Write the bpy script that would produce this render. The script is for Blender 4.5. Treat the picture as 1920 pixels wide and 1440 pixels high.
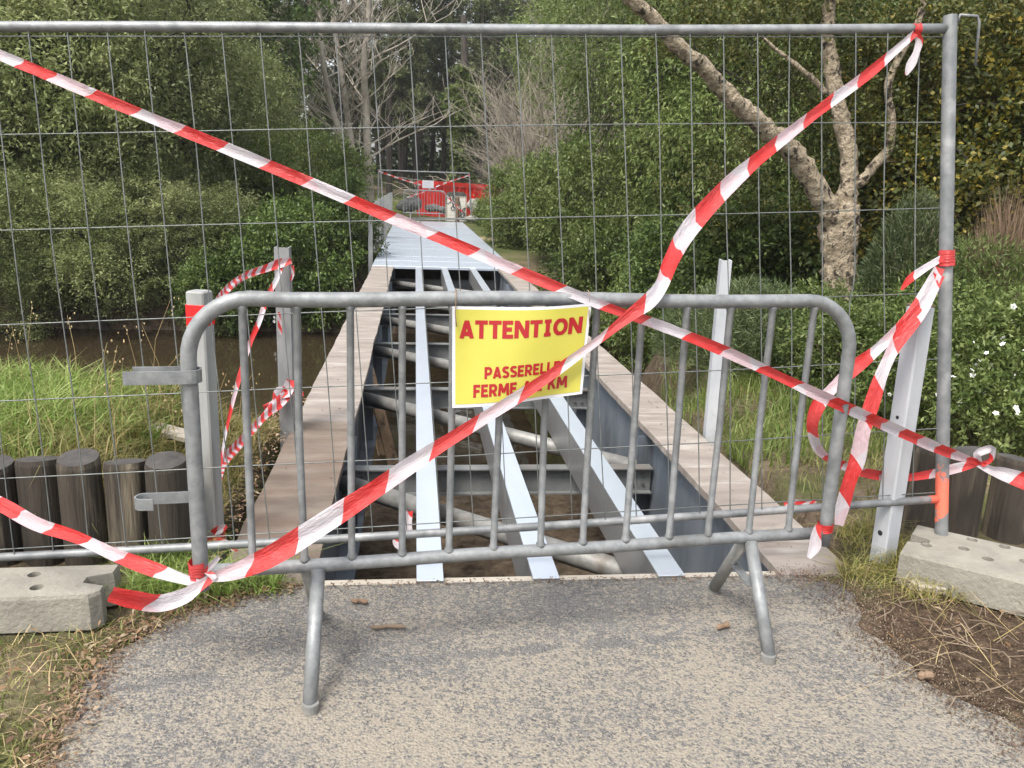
import bpy, bmesh, math, random
import numpy as np
from mathutils import Vector, Matrix, noise as mnoise

# ------------------------------------------------------------------ scene, camera, light
for o in list(bpy.data.objects):
    bpy.data.objects.remove(o)
SC = bpy.context.scene
COL = SC.collection
R = math.radians
FPX, CAMH = 1553.0, 1.48                       # focal length in photo pixels, eye height
PITCH, YAW, ROLL = R(13.591), R(6.947), R(2.023)
_fh = np.array([math.sin(YAW), math.cos(YAW), 0]); _rt = np.array([math.cos(YAW), -math.sin(YAW), 0]); _up = np.array([0, 0, 1.0])
CF = _fh * math.cos(PITCH) - _up * math.sin(PITCH)
_u1 = _fh * math.sin(PITCH) + _up * math.cos(PITCH)
CR = _rt * math.cos(ROLL) + _u1 * math.sin(ROLL)
CU = _u1 * math.cos(ROLL) - _rt * math.sin(ROLL)
EYE = np.array([0, 0, CAMH])
cam = bpy.data.cameras.new('camera'); camo = bpy.data.objects.new('camera', cam); COL.objects.link(camo)
cam.sensor_fit = 'HORIZONTAL'; cam.sensor_width = 36; cam.lens = 36 * FPX / 1920
cam.clip_start = 0.05; cam.clip_end = 1500
M = Matrix.Identity(4)
for i in range(3):
    M[i][0], M[i][1], M[i][2], M[i][3] = CR[i], CU[i], -CF[i], EYE[i]
camo.matrix_world = M
SC.camera = camo

SUN_EL, SUN_AZ = R(58), R(-140)                 # azimuth measured clockwise from +Y
w = bpy.data.worlds.new('World'); SC.world = w; w.use_nodes = True
nt = w.node_tree; nt.nodes.clear()
out = nt.nodes.new('ShaderNodeOutputWorld'); bg = nt.nodes.new('ShaderNodeBackground')
sky = nt.nodes.new('ShaderNodeTexSky'); sky.sky_type = 'NISHITA'; sky.sun_disc = False
sky.sun_elevation = SUN_EL; sky.sun_rotation = SUN_AZ
sky.air_density = 1.0; sky.dust_density = 4.0; sky.ozone_density = 1.0
hs = nt.nodes.new('ShaderNodeHueSaturation'); hs.inputs['Saturation'].default_value = 0.32
nt.links.new(sky.outputs[0], hs.inputs['Color']); nt.links.new(hs.outputs[0], bg.inputs[0])
nt.links.new(bg.outputs[0], out.inputs[0]); bg.inputs[1].default_value = 0.15
sl = bpy.data.lights.new('sun', 'SUN'); sl.energy = 1.2; sl.angle = R(14); sl.color = (1, .95, .87)
so = bpy.data.objects.new('sun', sl); COL.objects.link(so)
sd = Vector((math.sin(SUN_AZ) * math.cos(SUN_EL), math.cos(SUN_AZ) * math.cos(SUN_EL), math.sin(SUN_EL)))
so.rotation_euler = sd.to_track_quat('Z', 'Y').to_euler()
SC.view_settings.view_transform = 'Standard'; SC.view_settings.look = 'None'
SC.view_settings.gamma = 1; SC.view_settings.exposure = 1.32
SC.view_settings.use_curve_mapping = False
cy = SC.cycles; cy.max_bounces = 5; cy.diffuse_bounces = 3; cy.glossy_bounces = 2; cy.transmission_bounces = 3; cy.transparent_max_bounces = 4
cy.caustics_reflective = False; cy.caustics_refractive = False

# ------------------------------------------------------------------ survey helpers
def ray(px, py):
    return CF + CR * ((px - 960) / FPX) + CU * ((720 - py) / FPX)
def at_z(px, py, z):
    r = ray(px, py); return EYE + r * ((z - CAMH) / r[2])
def at_y(px, py, y):
    r = ray(px, py); return EYE + r * (y / r[1])
def on_plane(px, py, p0, n):
    r = ray(px, py); return EYE + r * (np.dot(p0 - EYE, n) / np.dot(r, n))
def depth(p):
    return float(np.dot(np.array(p) - EYE, CF))

# ------------------------------------------------------------------ mesh helpers
class MB:
    def __init__(s): s.v = []; s.f = []; s.uv = None
    def add(s, vs, fs):
        b = len(s.v); s.v += [tuple(map(float, p)) for p in vs]; s.f += [tuple(b + i for i in f) for f in fs]
    def box(s, x0, x1, y0, y1, z0, z1, mtx=None):
        vs = [(x, y, z) for z in (z0, z1) for y in (y0, y1) for x in (x0, x1)]
        if mtx is not None: vs = [tuple(mtx @ Vector(p)) for p in vs]
        s.add(vs, [(0, 2, 3, 1), (4, 5, 7, 6), (0, 1, 5, 4), (2, 6, 7, 3), (0, 4, 6, 2), (1, 3, 7, 5)])
    def bbox(s, x0, x1, y0, y1, z0, z1, b=.004, mtx=None):     # box with chamfered top and bottom rims and corners
        def ring(z, i):
            return [(x0 + i + b, y0 + i, z), (x1 - i - b, y0 + i, z), (x1 - i, y0 + i + b, z), (x1 - i, y1 - i - b, z),
                    (x1 - i - b, y1 - i, z), (x0 + i + b, y1 - i, z), (x0 + i, y1 - i - b, z), (x0 + i, y0 + i + b, z)]
        vs = ring(z0, b) + ring(z0 + b, 0) + ring(z1 - b, 0) + ring(z1, b)
        if mtx is not None: vs = [tuple(mtx @ Vector(p)) for p in vs]
        fs = [tuple(range(7, -1, -1)), tuple(range(24, 32))]
        for k in range(3):
            for i in range(8):
                j = (i + 1) % 8; fs.append((k * 8 + i, k * 8 + j, k * 8 + 8 + j, k * 8 + 8 + i))
        s.add(vs, fs)
    def tube(s, path, rad, n=10, cap=True):
        P = [np.array(p, float) for p in path]; m = len(P)
        rad = [rad] * m if np.isscalar(rad) else list(rad)
        T = [P[min(i + 1, m - 1)] - P[max(i - 1, 0)] for i in range(m)]
        T = [t / (np.linalg.norm(t) + 1e-12) for t in T]
        a = np.array([0, 0, 1.0]) if abs(T[0][2]) < .9 else np.array([1.0, 0, 0])
        u = np.cross(T[0], a); u /= np.linalg.norm(u); vs = []
        for i in range(m):
            u = u - T[i] * np.dot(u, T[i]); u /= np.linalg.norm(u); v = np.cross(T[i], u)
            for k in range(n):
                t = 2 * math.pi * k / n; vs.append(P[i] + (u * math.cos(t) + v * math.sin(t)) * rad[i])
        fs = []
        for i in range(m - 1):
            for k in range(n):
                j = (k + 1) % n; fs.append((i * n + k, i * n + j, i * n + n + j, i * n + n + k))
        if cap: fs += [tuple(range(n - 1, -1, -1)), tuple(range((m - 1) * n, m * n))]
        s.add(vs, fs)
    def strip(s, path, z0, h, th):            # upright flat bar following a polyline in plan
        P = [np.array(p, float) for p in path]; m = len(P); vs = []
        for i in range(m):
            t = P[min(i + 1, m - 1)] - P[max(i - 1, 0)]; t /= np.linalg.norm(t); nrm = np.array([-t[1], t[0]]) * th / 2
            for q, z in ((P[i] - nrm, z0), (P[i] + nrm, z0), (P[i] + nrm, z0 + h), (P[i] - nrm, z0 + h)):
                vs.append((q[0], q[1], z))
        fs = [(0, 1, 2, 3), (4 * m - 1, 4 * m - 2, 4 * m - 3, 4 * m - 4)]
        for i in range(m - 1):
            for k in range(4):
                j = (k + 1) % 4; fs.append((4 * i + k, 4 * i + 4 + k, 4 * i + 4 + j, 4 * i + j))
        s.add(vs, fs)
    def mesh(s, name, mat, smooth=False):
        me = bpy.data.meshes.new(name); me.from_pydata(s.v, [], s.f)
        if s.uv is not None:
            ul = me.uv_layers.new(name='uv')
            for lp in me.loops: ul.data[lp.index].uv = s.uv[lp.vertex_index]
        if smooth: me.shade_smooth()
        me.materials.append(mat); me.update(); return me
    def build(s, name, mat, parent=None, smooth=False, fix=False):
        me = s.mesh(name, mat, smooth)
        if fix:
            bm = bmesh.new(); bm.from_mesh(me); bmesh.ops.recalc_face_normals(bm, faces=bm.faces); bm.to_mesh(me); bm.free()
        return obj(name, me, parent)
def obj(name, me, parent=None):
    o = bpy.data.objects.new(name, me); COL.objects.link(o)
    if parent is not None:
        o.parent = parent; o.matrix_parent_inverse = PINV.get(parent.name, Matrix.Identity(4))
    return o
PINV = {}
def tag(o, label=None, cat=None, group=None, kind=None):
    if label: o['label'] = label
    if cat: o['category'] = cat
    if group: o['group'] = group
    if kind: o['kind'] = kind
    return o
def thing(name, label, cat, loc=(0, 0, 0), group=None, local=False):
    """Empty at the base of a thing. Parts are given in world coordinates unless local."""
    o = bpy.data.objects.new(name, None); COL.objects.link(o); o.location = loc; o.empty_display_size = .1
    if not local: PINV[o.name] = Matrix.Translation(Vector(loc)).inverted()
    return tag(o, label, cat, group)
def copy_tree(o, loc=None, rz=0.0, sc=1.0, label=None):
    c = o.copy(); COL.objects.link(c)
    if loc is not None: c.location = loc
    c.rotation_euler = (0, 0, rz); c.scale = (sc, sc, sc) if np.isscalar(sc) else sc
    if label: c['label'] = label
    for ch in o.children:
        d = ch.copy(); COL.objects.link(d); d.parent = c
        for g in ch.children:
            e = g.copy(); COL.objects.link(e); e.parent = d
    return c
def np_mesh(name, verts, quads, mat, tris=None, smooth=False):
    """fast mesh from arrays: quads (N,4), optional tris (M,3)"""
    me = bpy.data.meshes.new(name)
    nq = 0 if quads is None else len(quads); n3 = 0 if tris is None else len(tris)
    idx = np.concatenate([a.ravel() for a in (quads, tris) if a is not None]).astype(np.int32)
    me.vertices.add(len(verts)); me.vertices.foreach_set('co', np.asarray(verts, np.float32).ravel())
    me.loops.add(len(idx)); me.loops.foreach_set('vertex_index', idx)
    st = np.concatenate([np.arange(nq) * 4, nq * 4 + np.arange(n3) * 3]).astype(np.int32)
    me.polygons.add(nq + n3); me.polygons.foreach_set('loop_start', st)
    if smooth: me.polygons.foreach_set('use_smooth', np.ones(nq + n3, bool))
    me.update(calc_edges=True); me.materials.append(mat); return me
def catmull(pts, step):
    """smooth resampling of rows (first three columns are a position) at about `step` metres"""
    P = np.array(pts, float)
    P = np.vstack([2 * P[0] - P[1], P, 2 * P[-1] - P[-2]]); outp = []
    for i in range(1, len(P) - 2):
        n = max(2, int(np.linalg.norm(P[i + 1, :3] - P[i, :3]) / step))
        for k in range(n):
            t = k / n
            outp.append(.5 * (2 * P[i] + (P[i + 1] - P[i - 1]) * t + (2 * P[i - 1] - 5 * P[i] + 4 * P[i + 1] - P[i + 2]) * t * t
                              + (3 * P[i] - P[i - 1] - 3 * P[i + 1] + P[i + 2]) * t ** 3))
    outp.append(P[-2]); return np.array(outp)
def sstep(x, a, b):
    t = np.clip((np.asarray(x, float) - a) / (b - a), 0, 1); return t * t * (3 - 2 * t)

# ------------------------------------------------------------------ materials
class NB:
    def __init__(s, name):
        s.m = bpy.data.materials.new(name); s.m.use_nodes = True; s.t = s.m.node_tree; s.N = s.t.nodes
        s.b = s.N['Principled BSDF']
    def n(s, typ, **kw):
        x = s.N.new(typ)
        for k, v in kw.items():
            if hasattr(x, k) and k not in ('Scale',): setattr(x, k, v)
            else: x.inputs[k].default_value = v
        return x
    def l(s, a, b): s.t.links.new(a, b); return s
    def coord(s, kind='obj', scale=(1, 1, 1)):
        mp = s.n('ShaderNodeMapping'); mp.inputs['Scale'].default_value = scale
        if kind == 'pos':
            g = s.n('ShaderNodeNewGeometry'); s.l(g.outputs['Position'], mp.inputs['Vector'])
        else:
            c = s.n('ShaderNodeTexCoord'); s.l(c.outputs['UV' if kind == 'uv' else 'Object'], mp.inputs['Vector'])
        return mp.outputs[0]
    def noise(s, vec, scale, detail=4, rough=.55, lo=.35, hi=.65):
        x = s.n('ShaderNodeTexNoise', Scale=scale, Detail=detail, Roughness=rough); s.l(vec, x.inputs['Vector'])
        r = s.n('ShaderNodeMapRange'); r.inputs[1].default_value = lo; r.inputs[2].default_value = hi
        s.l(x.outputs[0], r.inputs[0]); return r.outputs[0]
    def math(s, op, a, b=None):
        x = s.n('ShaderNodeMath', operation=op)
        for i, v in enumerate((a, b)):
            if v is None: continue
            if isinstance(v, (int, float)): x.inputs[i].default_value = v
            else: s.l(v, x.inputs[i])
        return x.outputs[0]
    def mix(s, fac, a, b, blend='MIX'):
        x = s.n('ShaderNodeMix', data_type='RGBA', blend_type=blend)
        if isinstance(fac, (int, float)): x.inputs[0].default_value = fac
        else: s.l(fac, x.inputs[0])
        for sock, v in ((x.inputs[6], a), (x.inputs[7], b)):
            if isinstance(v, tuple): sock.default_value = (*v, 1)
            else: s.l(v, sock)
        return x.outputs[2]
    def bump(s, h, strength=.3, dist=.01, prev=None):
        x = s.n('ShaderNodeBump', Strength=strength, Distance=dist); s.l(h, x.inputs['Height'])
        if prev is not None: s.l(prev, x.inputs['Normal'])
        return x.outputs[0]
    def fin(s, col=None, rough=.6, metal=0., normal=None, spec=.4):
        if isinstance(col, tuple): s.b.inputs['Base Color'].default_value = (*col, 1)
        elif col is not None: s.l(col, s.b.inputs['Base Color'])
        if isinstance(rough, (int, float)): s.b.inputs['Roughness'].default_value = rough
        else: s.l(rough, s.b.inputs['Roughness'])
        s.b.inputs['Metallic'].default_value = metal; s.b.inputs['Specular IOR Level'].default_value = spec
        if normal is not None: s.l(normal, s.b.inputs['Normal'])
        return s.m
def mottled(name, c1, c2, scale=8, rough=.6, metal=0., bump=.2, bscale=None, stretch=(1, 1, 1), c3=None, c3scale=3, c3lo=.55, c3hi=.7, dist=.005, spec=.4, kind='obj'):
    b = NB(name); v = b.coord(kind, stretch)
    col = b.mix(b.noise(v, scale, 6, .6), c1, c2)
    if c3: col = b.mix(b.noise(v, c3scale, 5, .6, c3lo, c3hi), col, c3)
    nrm = b.bump(b.noise(v, bscale or scale * 3, 5, .6, .2, .8), bump, dist) if bump else None
    return b.fin(col, rough, metal, nrm, spec)
def leaf_mat(name, cols, trans=.3, rough=.5, vary=.25):
    b = NB(name); g = b.n('ShaderNodeNewGeometry'); oi = b.n('ShaderNodeObjectInfo')
    rp = b.n('ShaderNodeValToRGB'); e = rp.color_ramp.elements
    e[0].position = 0; e[0].color = (*cols[0], 1); e[1].position = 1; e[1].color = (*cols[-1], 1)
    for i, c in enumerate(cols[1:-1]):
        k = e.new((i + 1) / (len(cols) - 1)); k.color = (*c, 1)
    b.l(g.outputs['Random Per Island'], rp.inputs[0])
    h = b.n('ShaderNodeHueSaturation'); b.l(rp.outputs[0], h.inputs['Color'])
    mr = b.n('ShaderNodeMapRange'); mr.inputs[3].default_value = 1 - vary; mr.inputs[4].default_value = 1 + vary
    b.l(oi.outputs['Random'], mr.inputs[0]); b.l(mr.outputs[0], h.inputs['Value'])
    vn = b.noise(b.coord('pos'), 1.1, 3, .6, .3, .7); h2 = b.n('ShaderNodeHueSaturation'); b.l(h.outputs[0], h2.inputs['Color'])
    for sock, lo, hi in (('Value', .72, 1.38), ('Hue', .508, .487), ('Saturation', 1.2, 1.04)):
        q = b.n('ShaderNodeMapRange'); q.inputs[3].default_value = lo; q.inputs[4].default_value = hi; b.l(vn, q.inputs[0]); b.l(q.outputs[0], h2.inputs[sock])
    h = h2
    b.fin(h.outputs[0], rough, 0, None, .35)
    tr = b.n('ShaderNodeBsdfTranslucent'); b.l(h.outputs[0], tr.inputs[0])
    mx = b.n('ShaderNodeMixShader'); mx.inputs[0].default_value = trans
    o = b.N['Material Output']; b.l(b.b.outputs[0], mx.inputs[1]); b.l(tr.outputs[0], mx.inputs[2]); b.l(mx.outputs[0], o.inputs[0])
    return b.m

MT = {}
def galv_tube():
    b = NB('galvanised_tube'); v = b.coord('pos')
    col = b.mix(b.noise(v, 26, 6, .6), (.17, .178, .182), (.262, .27, .27)); col = b.mix(b.noise(v, 5, 5, .6, .54, .74), col, (.115, .117, .113))
    col = b.mix(b.math('MULTIPLY', b.noise(v, 13, 6, .7, .66, .74), .6), col, (.16, .10, .06))
    return b.fin(col, b.mix(b.noise(v, 12, 4), (.42, .42, .42), (.62, .62, .62)), .3, b.bump(b.noise(v, 90, 4, .6, .2, .8), .18, .004))
MT['galv'] = galv_tube()
MT['galv_dark'] = mottled('weathered_steel_tube', (.20, .20, .19), (.31, .305, .285), 14, .55, .3, .15, 70, c3=(.15, .11, .07), c3scale=3.2, c3lo=.58, c3hi=.78)
MT['wire'] = mottled('fence_wire', (.13, .14, .135), (.20, .21, .20), 20, .5, .5, .0)
MT['girder'] = mottled('painted_girder_steel', (.13, .155, .185), (.235, .265, .30), 3.5, .55, .25, .15, 30, stretch=(1, 1, .35), c3=(.07, .075, .08), c3scale=2.5, c3lo=.54, c3hi=.7)
MT['cross'] = mottled('cross_beam_steel', (.12, .13, .135), (.2, .205, .2), 5, .6, .2, .15, 40, c3=(.16, .125, .09), c3scale=3, c3lo=.55, c3hi=.75)
MT['bolt'] = mottled('bolt_steel', (.10, .10, .1), (.18, .17, .15), 30, .6, .4, 0)
MT['alu'] = mottled('new_galvanised_sky_lit', (.62, .68, .76), (.69, .74, .81), 6, .3, .6, .04, 60, stretch=(1, .25, 1), dist=.002)  # bright sheen and blue of the sky are put into this colour
MT['joist_shade'] = mottled('shaded_joist_side', (.20, .20, .2), (.27, .27, .268), 3, .36, .35, .03, 20, stretch=(1, .3, 1), dist=.002)  # darker copy for the joist sides, their shade painted into the grey
MT['white_post'] = mottled('chalky_white_post', (.34, .355, .375), (.45, .46, .475), 7, .7, .0, .12, 50, stretch=(1, 1, .3), c3=(.30, .29, .27), c3scale=5, c3lo=.6, c3hi=.78)
MT['white_rusty'] = mottled('white_post_rust_stained', (.37, .385, .405), (.48, .49, .505), 7, .7, .0, .12, 50, stretch=(1, 1, .3), c3=(.19, .12, .075), c3scale=3.1, c3lo=.6, c3hi=.72)
MT['pale_post'] = mottled('pale_grey_post', (.26, .262, .25), (.36, .362, .35), 8, .75, 0, .2, 50, stretch=(1, 1, .3), c3=(.17, .16, .14), c3scale=4, c3lo=.58, c3hi=.75)
MT['grey_post'] = mottled('grey_galvanised_post', (.22, .225, .225), (.32, .325, .32), 10, .55, .3, .12, 60, stretch=(1, 1, .4))
MT['concrete'] = mottled('cast_concrete', (.205, .192, .16), (.275, .258, .215), 9, .85, 0, .5, 55, c3=(.26, .24, .2), c3scale=4, c3lo=.56, c3hi=.8, dist=.008)
MT['logwood'] = mottled('dark_weathered_log', (.027, .022, .0165), (.06, .049, .037), 6, .8, 0, .6, 22, stretch=(3, 3, .25), c3=(.24, .20, .14), c3scale=2.6, c3lo=.53, c3hi=.68, dist=.012)
MT['logtop'] = mottled('dark_log_end_grain', (.036, .033, .03), (.072, .066, .06), 14, .85, 0, .5, 40)
MT['board'] = mottled('weathered_deck_board', (.19, .16, .138), (.29, .252, .22), 2.6, .75, 0, .35, 24, stretch=(.7, 2.6, 1), c3=(.345, .315, .28), c3scale=3, c3lo=.52, c3hi=.68)
MT['board_dirty'] = mottled('muddy_deck_board', (.12, .09, .07), (.21, .172, .137), 2.6, .78, 0, .35, 24, stretch=(.8, 2.4, 1), c3=(.145, .10, .075), c3scale=2.2, c3lo=.5, c3hi=.68)
MT['sill'] = mottled('sill_timber', (.36, .32, .26), (.45, .41, .35), 6, .8, 0, .3, 30, stretch=(.4, 3, 1), c3=(.2, .15, .1), c3scale=3)
MT['plank'] = mottled('broken_pine_plank', (.26, .17, .095), (.36, .25, .15), 5, .8, 0, .4, 30, stretch=(4, 4, .4), c3=(.07, .05, .035), c3scale=2.5, c3lo=.52, c3hi=.65)
MT['bark_cork'] = mottled('cork_bark', (.27, .215, .145), (.45, .375, .27), 15, .9, 0, 1., 26, stretch=(1, 1, .8), c3=(.05, .038, .028), c3scale=13, c3lo=.54, c3hi=.62, dist=.05)
MT['bark_dark'] = mottled('dark_bark', (.035, .03, .024), (.075, .062, .05), 5, .9, 0, .5, 18, stretch=(2, 2, .4))
MT['bark_pale'] = mottled('pale_dead_bark', (.30, .265, .215), (.42, .375, .31), 4, .85, 0, .4, 16, c3=(.16, .13, .1), c3scale=2)
MT['twig_grey'] = mottled('grey_dead_twigs', (.20, .17, .135), (.32, .28, .225), 3, .9, 0, 0)
MT['twig_brown'] = mottled('brown_dry_stalks', (.13, .095, .065), (.22, .165, .115), 3, .9, 0, 0)
MT['straw'] = leaf_mat('dry_straw', [(.30, .24, .12), (.40, .33, .19), (.24, .17, .09)], .15)
MT['dry_tuft'] = leaf_mat('dry_broom', [(.12, .085, .055), (.19, .14, .095), (.15, .11, .075)], .1)
MT['grass'] = leaf_mat('green_grass', [(.13, .205, .05), (.205, .28, .085), (.30, .345, .14), (.16, .23, .07)], .4)
MT['grass_shade'] = leaf_mat('cut_shaded_grass', [(.09, .12, .035), (.15, .165, .06), (.22, .2, .09), (.11, .14, .042)], .25)  # dull cut grass, its greens also darkened to stand for shade on the bank
MT['grass_dry'] = leaf_mat('half_dry_grass', [(.13, .15, .04), (.25, .23, .09), (.34, .28, .14), (.16, .18, .055)], .25)
MT['litter'] = leaf_mat('leaf_litter', [(.15, .09, .05), (.22, .15, .09), (.09, .055, .035), (.33, .27, .19), (.12, .075, .045)], .1, .7)
MT['sandgrain'] = leaf_mat('sand_grains', [(.24, .20, .145), (.31, .265, .2), (.19, .155, .11)], .05, .9)
MT['crumb'] = leaf_mat('dark_crumbs', [(.09, .06, .04), (.15, .105, .07), (.06, .042, .03)], .05, .8)
MT['willow'] = leaf_mat('willow_leaves', [(.13, .16, .062), (.20, .235, .095), (.33, .355, .185), (.16, .19, .072)], .42)
MT['fresh'] = leaf_mat('fresh_green_leaves', [(.078, .112, .034), (.122, .162, .052), (.205, .245, .10), (.095, .132, .042)], .4)
MT['dark_leaf'] = leaf_mat('dark_evergreen_leaves', [(.045, .07, .022), (.075, .11, .034), (.13, .175, .06), (.06, .09, .028)], .3)
MT['pine'] = leaf_mat('pine_needles', [(.06, .075, .032), (.095, .112, .05), (.15, .162, .078)], .15)
MT['oak'] = leaf_mat('cork_oak_leaves', [(.06, .075, .022), (.10, .115, .035), (.17, .16, .055), (.07, .085, .025), (.05, .065, .02)], .28)
MT['yellowing'] = leaf_mat('yellowing_leaves', [(.05, .06, .02), (.10, .11, .035), (.36, .29, .075), (.09, .105, .035), (.06, .075, .022), (.07, .085, .025)], .28)
MT['broom'] = leaf_mat('grey_green_broom', [(.045, .066, .028), (.08, .105, .046), (.115, .14, .066)], .15)
MT['cistus'] = leaf_mat('rockrose_leaves', [(.06, .085, .028), (.10, .135, .045), (.16, .19, .075)], .25)
MT['petal'] = NB('white_petal').fin((.82, .82, .78), .6)
MT['wood_far'] = leaf_mat('far_wood_leaves', [(.035, .05, .022), (.06, .08, .034), (.10, .122, .055)], .2)
MT['red_paint'] = mottled('red_container_paint', (.66, .022, .016), (.72, .03, .02), 3, .5, 0, .05, 20, c3=(.5, .03, .02), c3scale=2)
MT['red_band'] = NB('red_reflective_band').fin((.66, .02, .02), .45)
MT['paper'] = NB('white_paper').fin((.55, .55, .57), .6)
MT['yellow'] = mottled('yellow_print', (.44, .40, .062), (.475, .435, .075), 5, .45, 0, .05, 12)
MT['red_ink'] = NB('red_print').fin((.31, .009, .012), .5)
MT['ink'] = NB('black_ink').fin((.02, .02, .02), .6)
MT['grey_ink'] = NB('grey_print').fin((.45, .47, .52), .6)
MT['cab_white'] = mottled('off_white_cabinet', (.62, .60, .53), (.72, .70, .64), 4, .6, 0, 0)
MT['cab_dark'] = mottled('dark_cabinet_lid', (.05, .05, .045), (.09, .085, .075), 5, .7, 0, .1)
MT['stake'] = mottled('brown_stake', (.15, .095, .06), (.22, .15, .1), 4, .85, 0, .3, stretch=(3, 3, .5))
MT['stone'] = mottled('grey_rubble', (.09, .09, .087), (.19, .187, .18), 6, .85, 0, .5, 20)
MT['stone_pale'] = mottled('pale_rubble', (.25, .245, .225), (.37, .36, .33), 5, .85, 0, .5, 20)
MT['tie'] = mottled('rusty_tie_wire', (.22, .15, .09), (.3, .22, .14), 30, .7, .3, 0)
MT['orange'] = NB('orange_spray').fin((.85, .16, .06), .6)

def galv_painted():          # post and rail of the mesh fence, sprayed orange by the lower joint, rust at the welds
    b = NB('galvanised_post_sprayed'); v = b.coord('pos')
    col = b.mix(b.noise(v, 22, 6), (.15, .158, .162), (.23, .235, .235))
    col = b.mix(b.noise(v, 7, 4, .5, .55, .75), col, (.40, .40, .395))
    g = b.n('ShaderNodeNewGeometry'); d = b.n('ShaderNodeVectorMath', operation='DISTANCE'); b.l(g.outputs['Position'], d.inputs[0])
    d.inputs[1].default_value = tuple(at_y(1766, 925, 2.985))
    m = b.math('SUBTRACT', .135, d.outputs['Value']); m = b.math('MULTIPLY', m, 25.)
    nn = b.math('MULTIPLY', b.noise(v, 22, 3, .5, .3, .7), 2.4); m = b.math('SUBTRACT', m, nn)
    mr = b.n('ShaderNodeMapRange'); b.l(m, mr.inputs[0]); mr.inputs[1].default_value = -.2; mr.inputs[2].default_value = .35
    col = b.mix(mr.outputs[0], col, (.85, .19, .12))
    return b.fin(col, .5, .25, b.bump(b.noise(v, 140, 3, .5, .2, .8), .1, .003))
MT['post_sprayed'] = galv_painted()

def tape_mat(name, period, slant, a=(.53, .505, .53), c=(.55, .018, .015)):
    b = NB(name); tc = b.n('ShaderNodeTexCoord'); sp = b.n('ShaderNodeSeparateXYZ'); b.l(tc.outputs['UV'], sp.inputs[0])
    t = b.math('ADD', sp.outputs[0], b.math('MULTIPLY', sp.outputs[1], slant)); t = b.math('FRACT', b.math('DIVIDE', t, period))
    f = b.math('GREATER_THAN', t, .5)
    v = b.coord('pos'); wob = b.noise(v, 9, 3, .5, .3, .7)
    t2 = b.math('FRACT', b.math('DIVIDE', b.math('SUBTRACT', b.math('MULTIPLY', sp.outputs[0], 1.0), b.math('MULTIPLY', sp.outputs[1], slant * 1.3)), period * 1.31)); lay = b.math('MULTIPLY', b.math('GREATER_THAN', t2, .55), .34)
    a = b.mix(lay, a, (.58, .26, .29)); c = b.mix(b.math('MULTIPLY', lay, .5), c, (.45, .01, .012))
    col = b.mix(f, a, c); col = b.mix(b.math('MULTIPLY', wob, .16), col, (.6, .3, .3))
    b.fin(col, .42, 0, b.bump(b.noise(b.coord('uv', (14, 3, 1)), 3, 3, .5, .2, .8), .45, .012), .5)
    tr = b.n('ShaderNodeBsdfTranslucent'); b.l(col, tr.inputs[0]); mx = b.n('ShaderNodeMixShader'); mx.inputs[0].default_value = .25
    b.l(b.b.outputs[0], mx.inputs[1]); b.l(tr.outputs[0], mx.inputs[2]); b.l(mx.outputs[0], b.N['Material Output'].inputs[0])
    return b.m
MT['tape'] = tape_mat('barrier_tape', .285, -.03)
MT['tape_fine'] = tape_mat('fine_striped_tape', .085, -.05)
MT['tape_mid'] = tape_mat('mid_striped_tape', .31, -.05)

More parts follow.
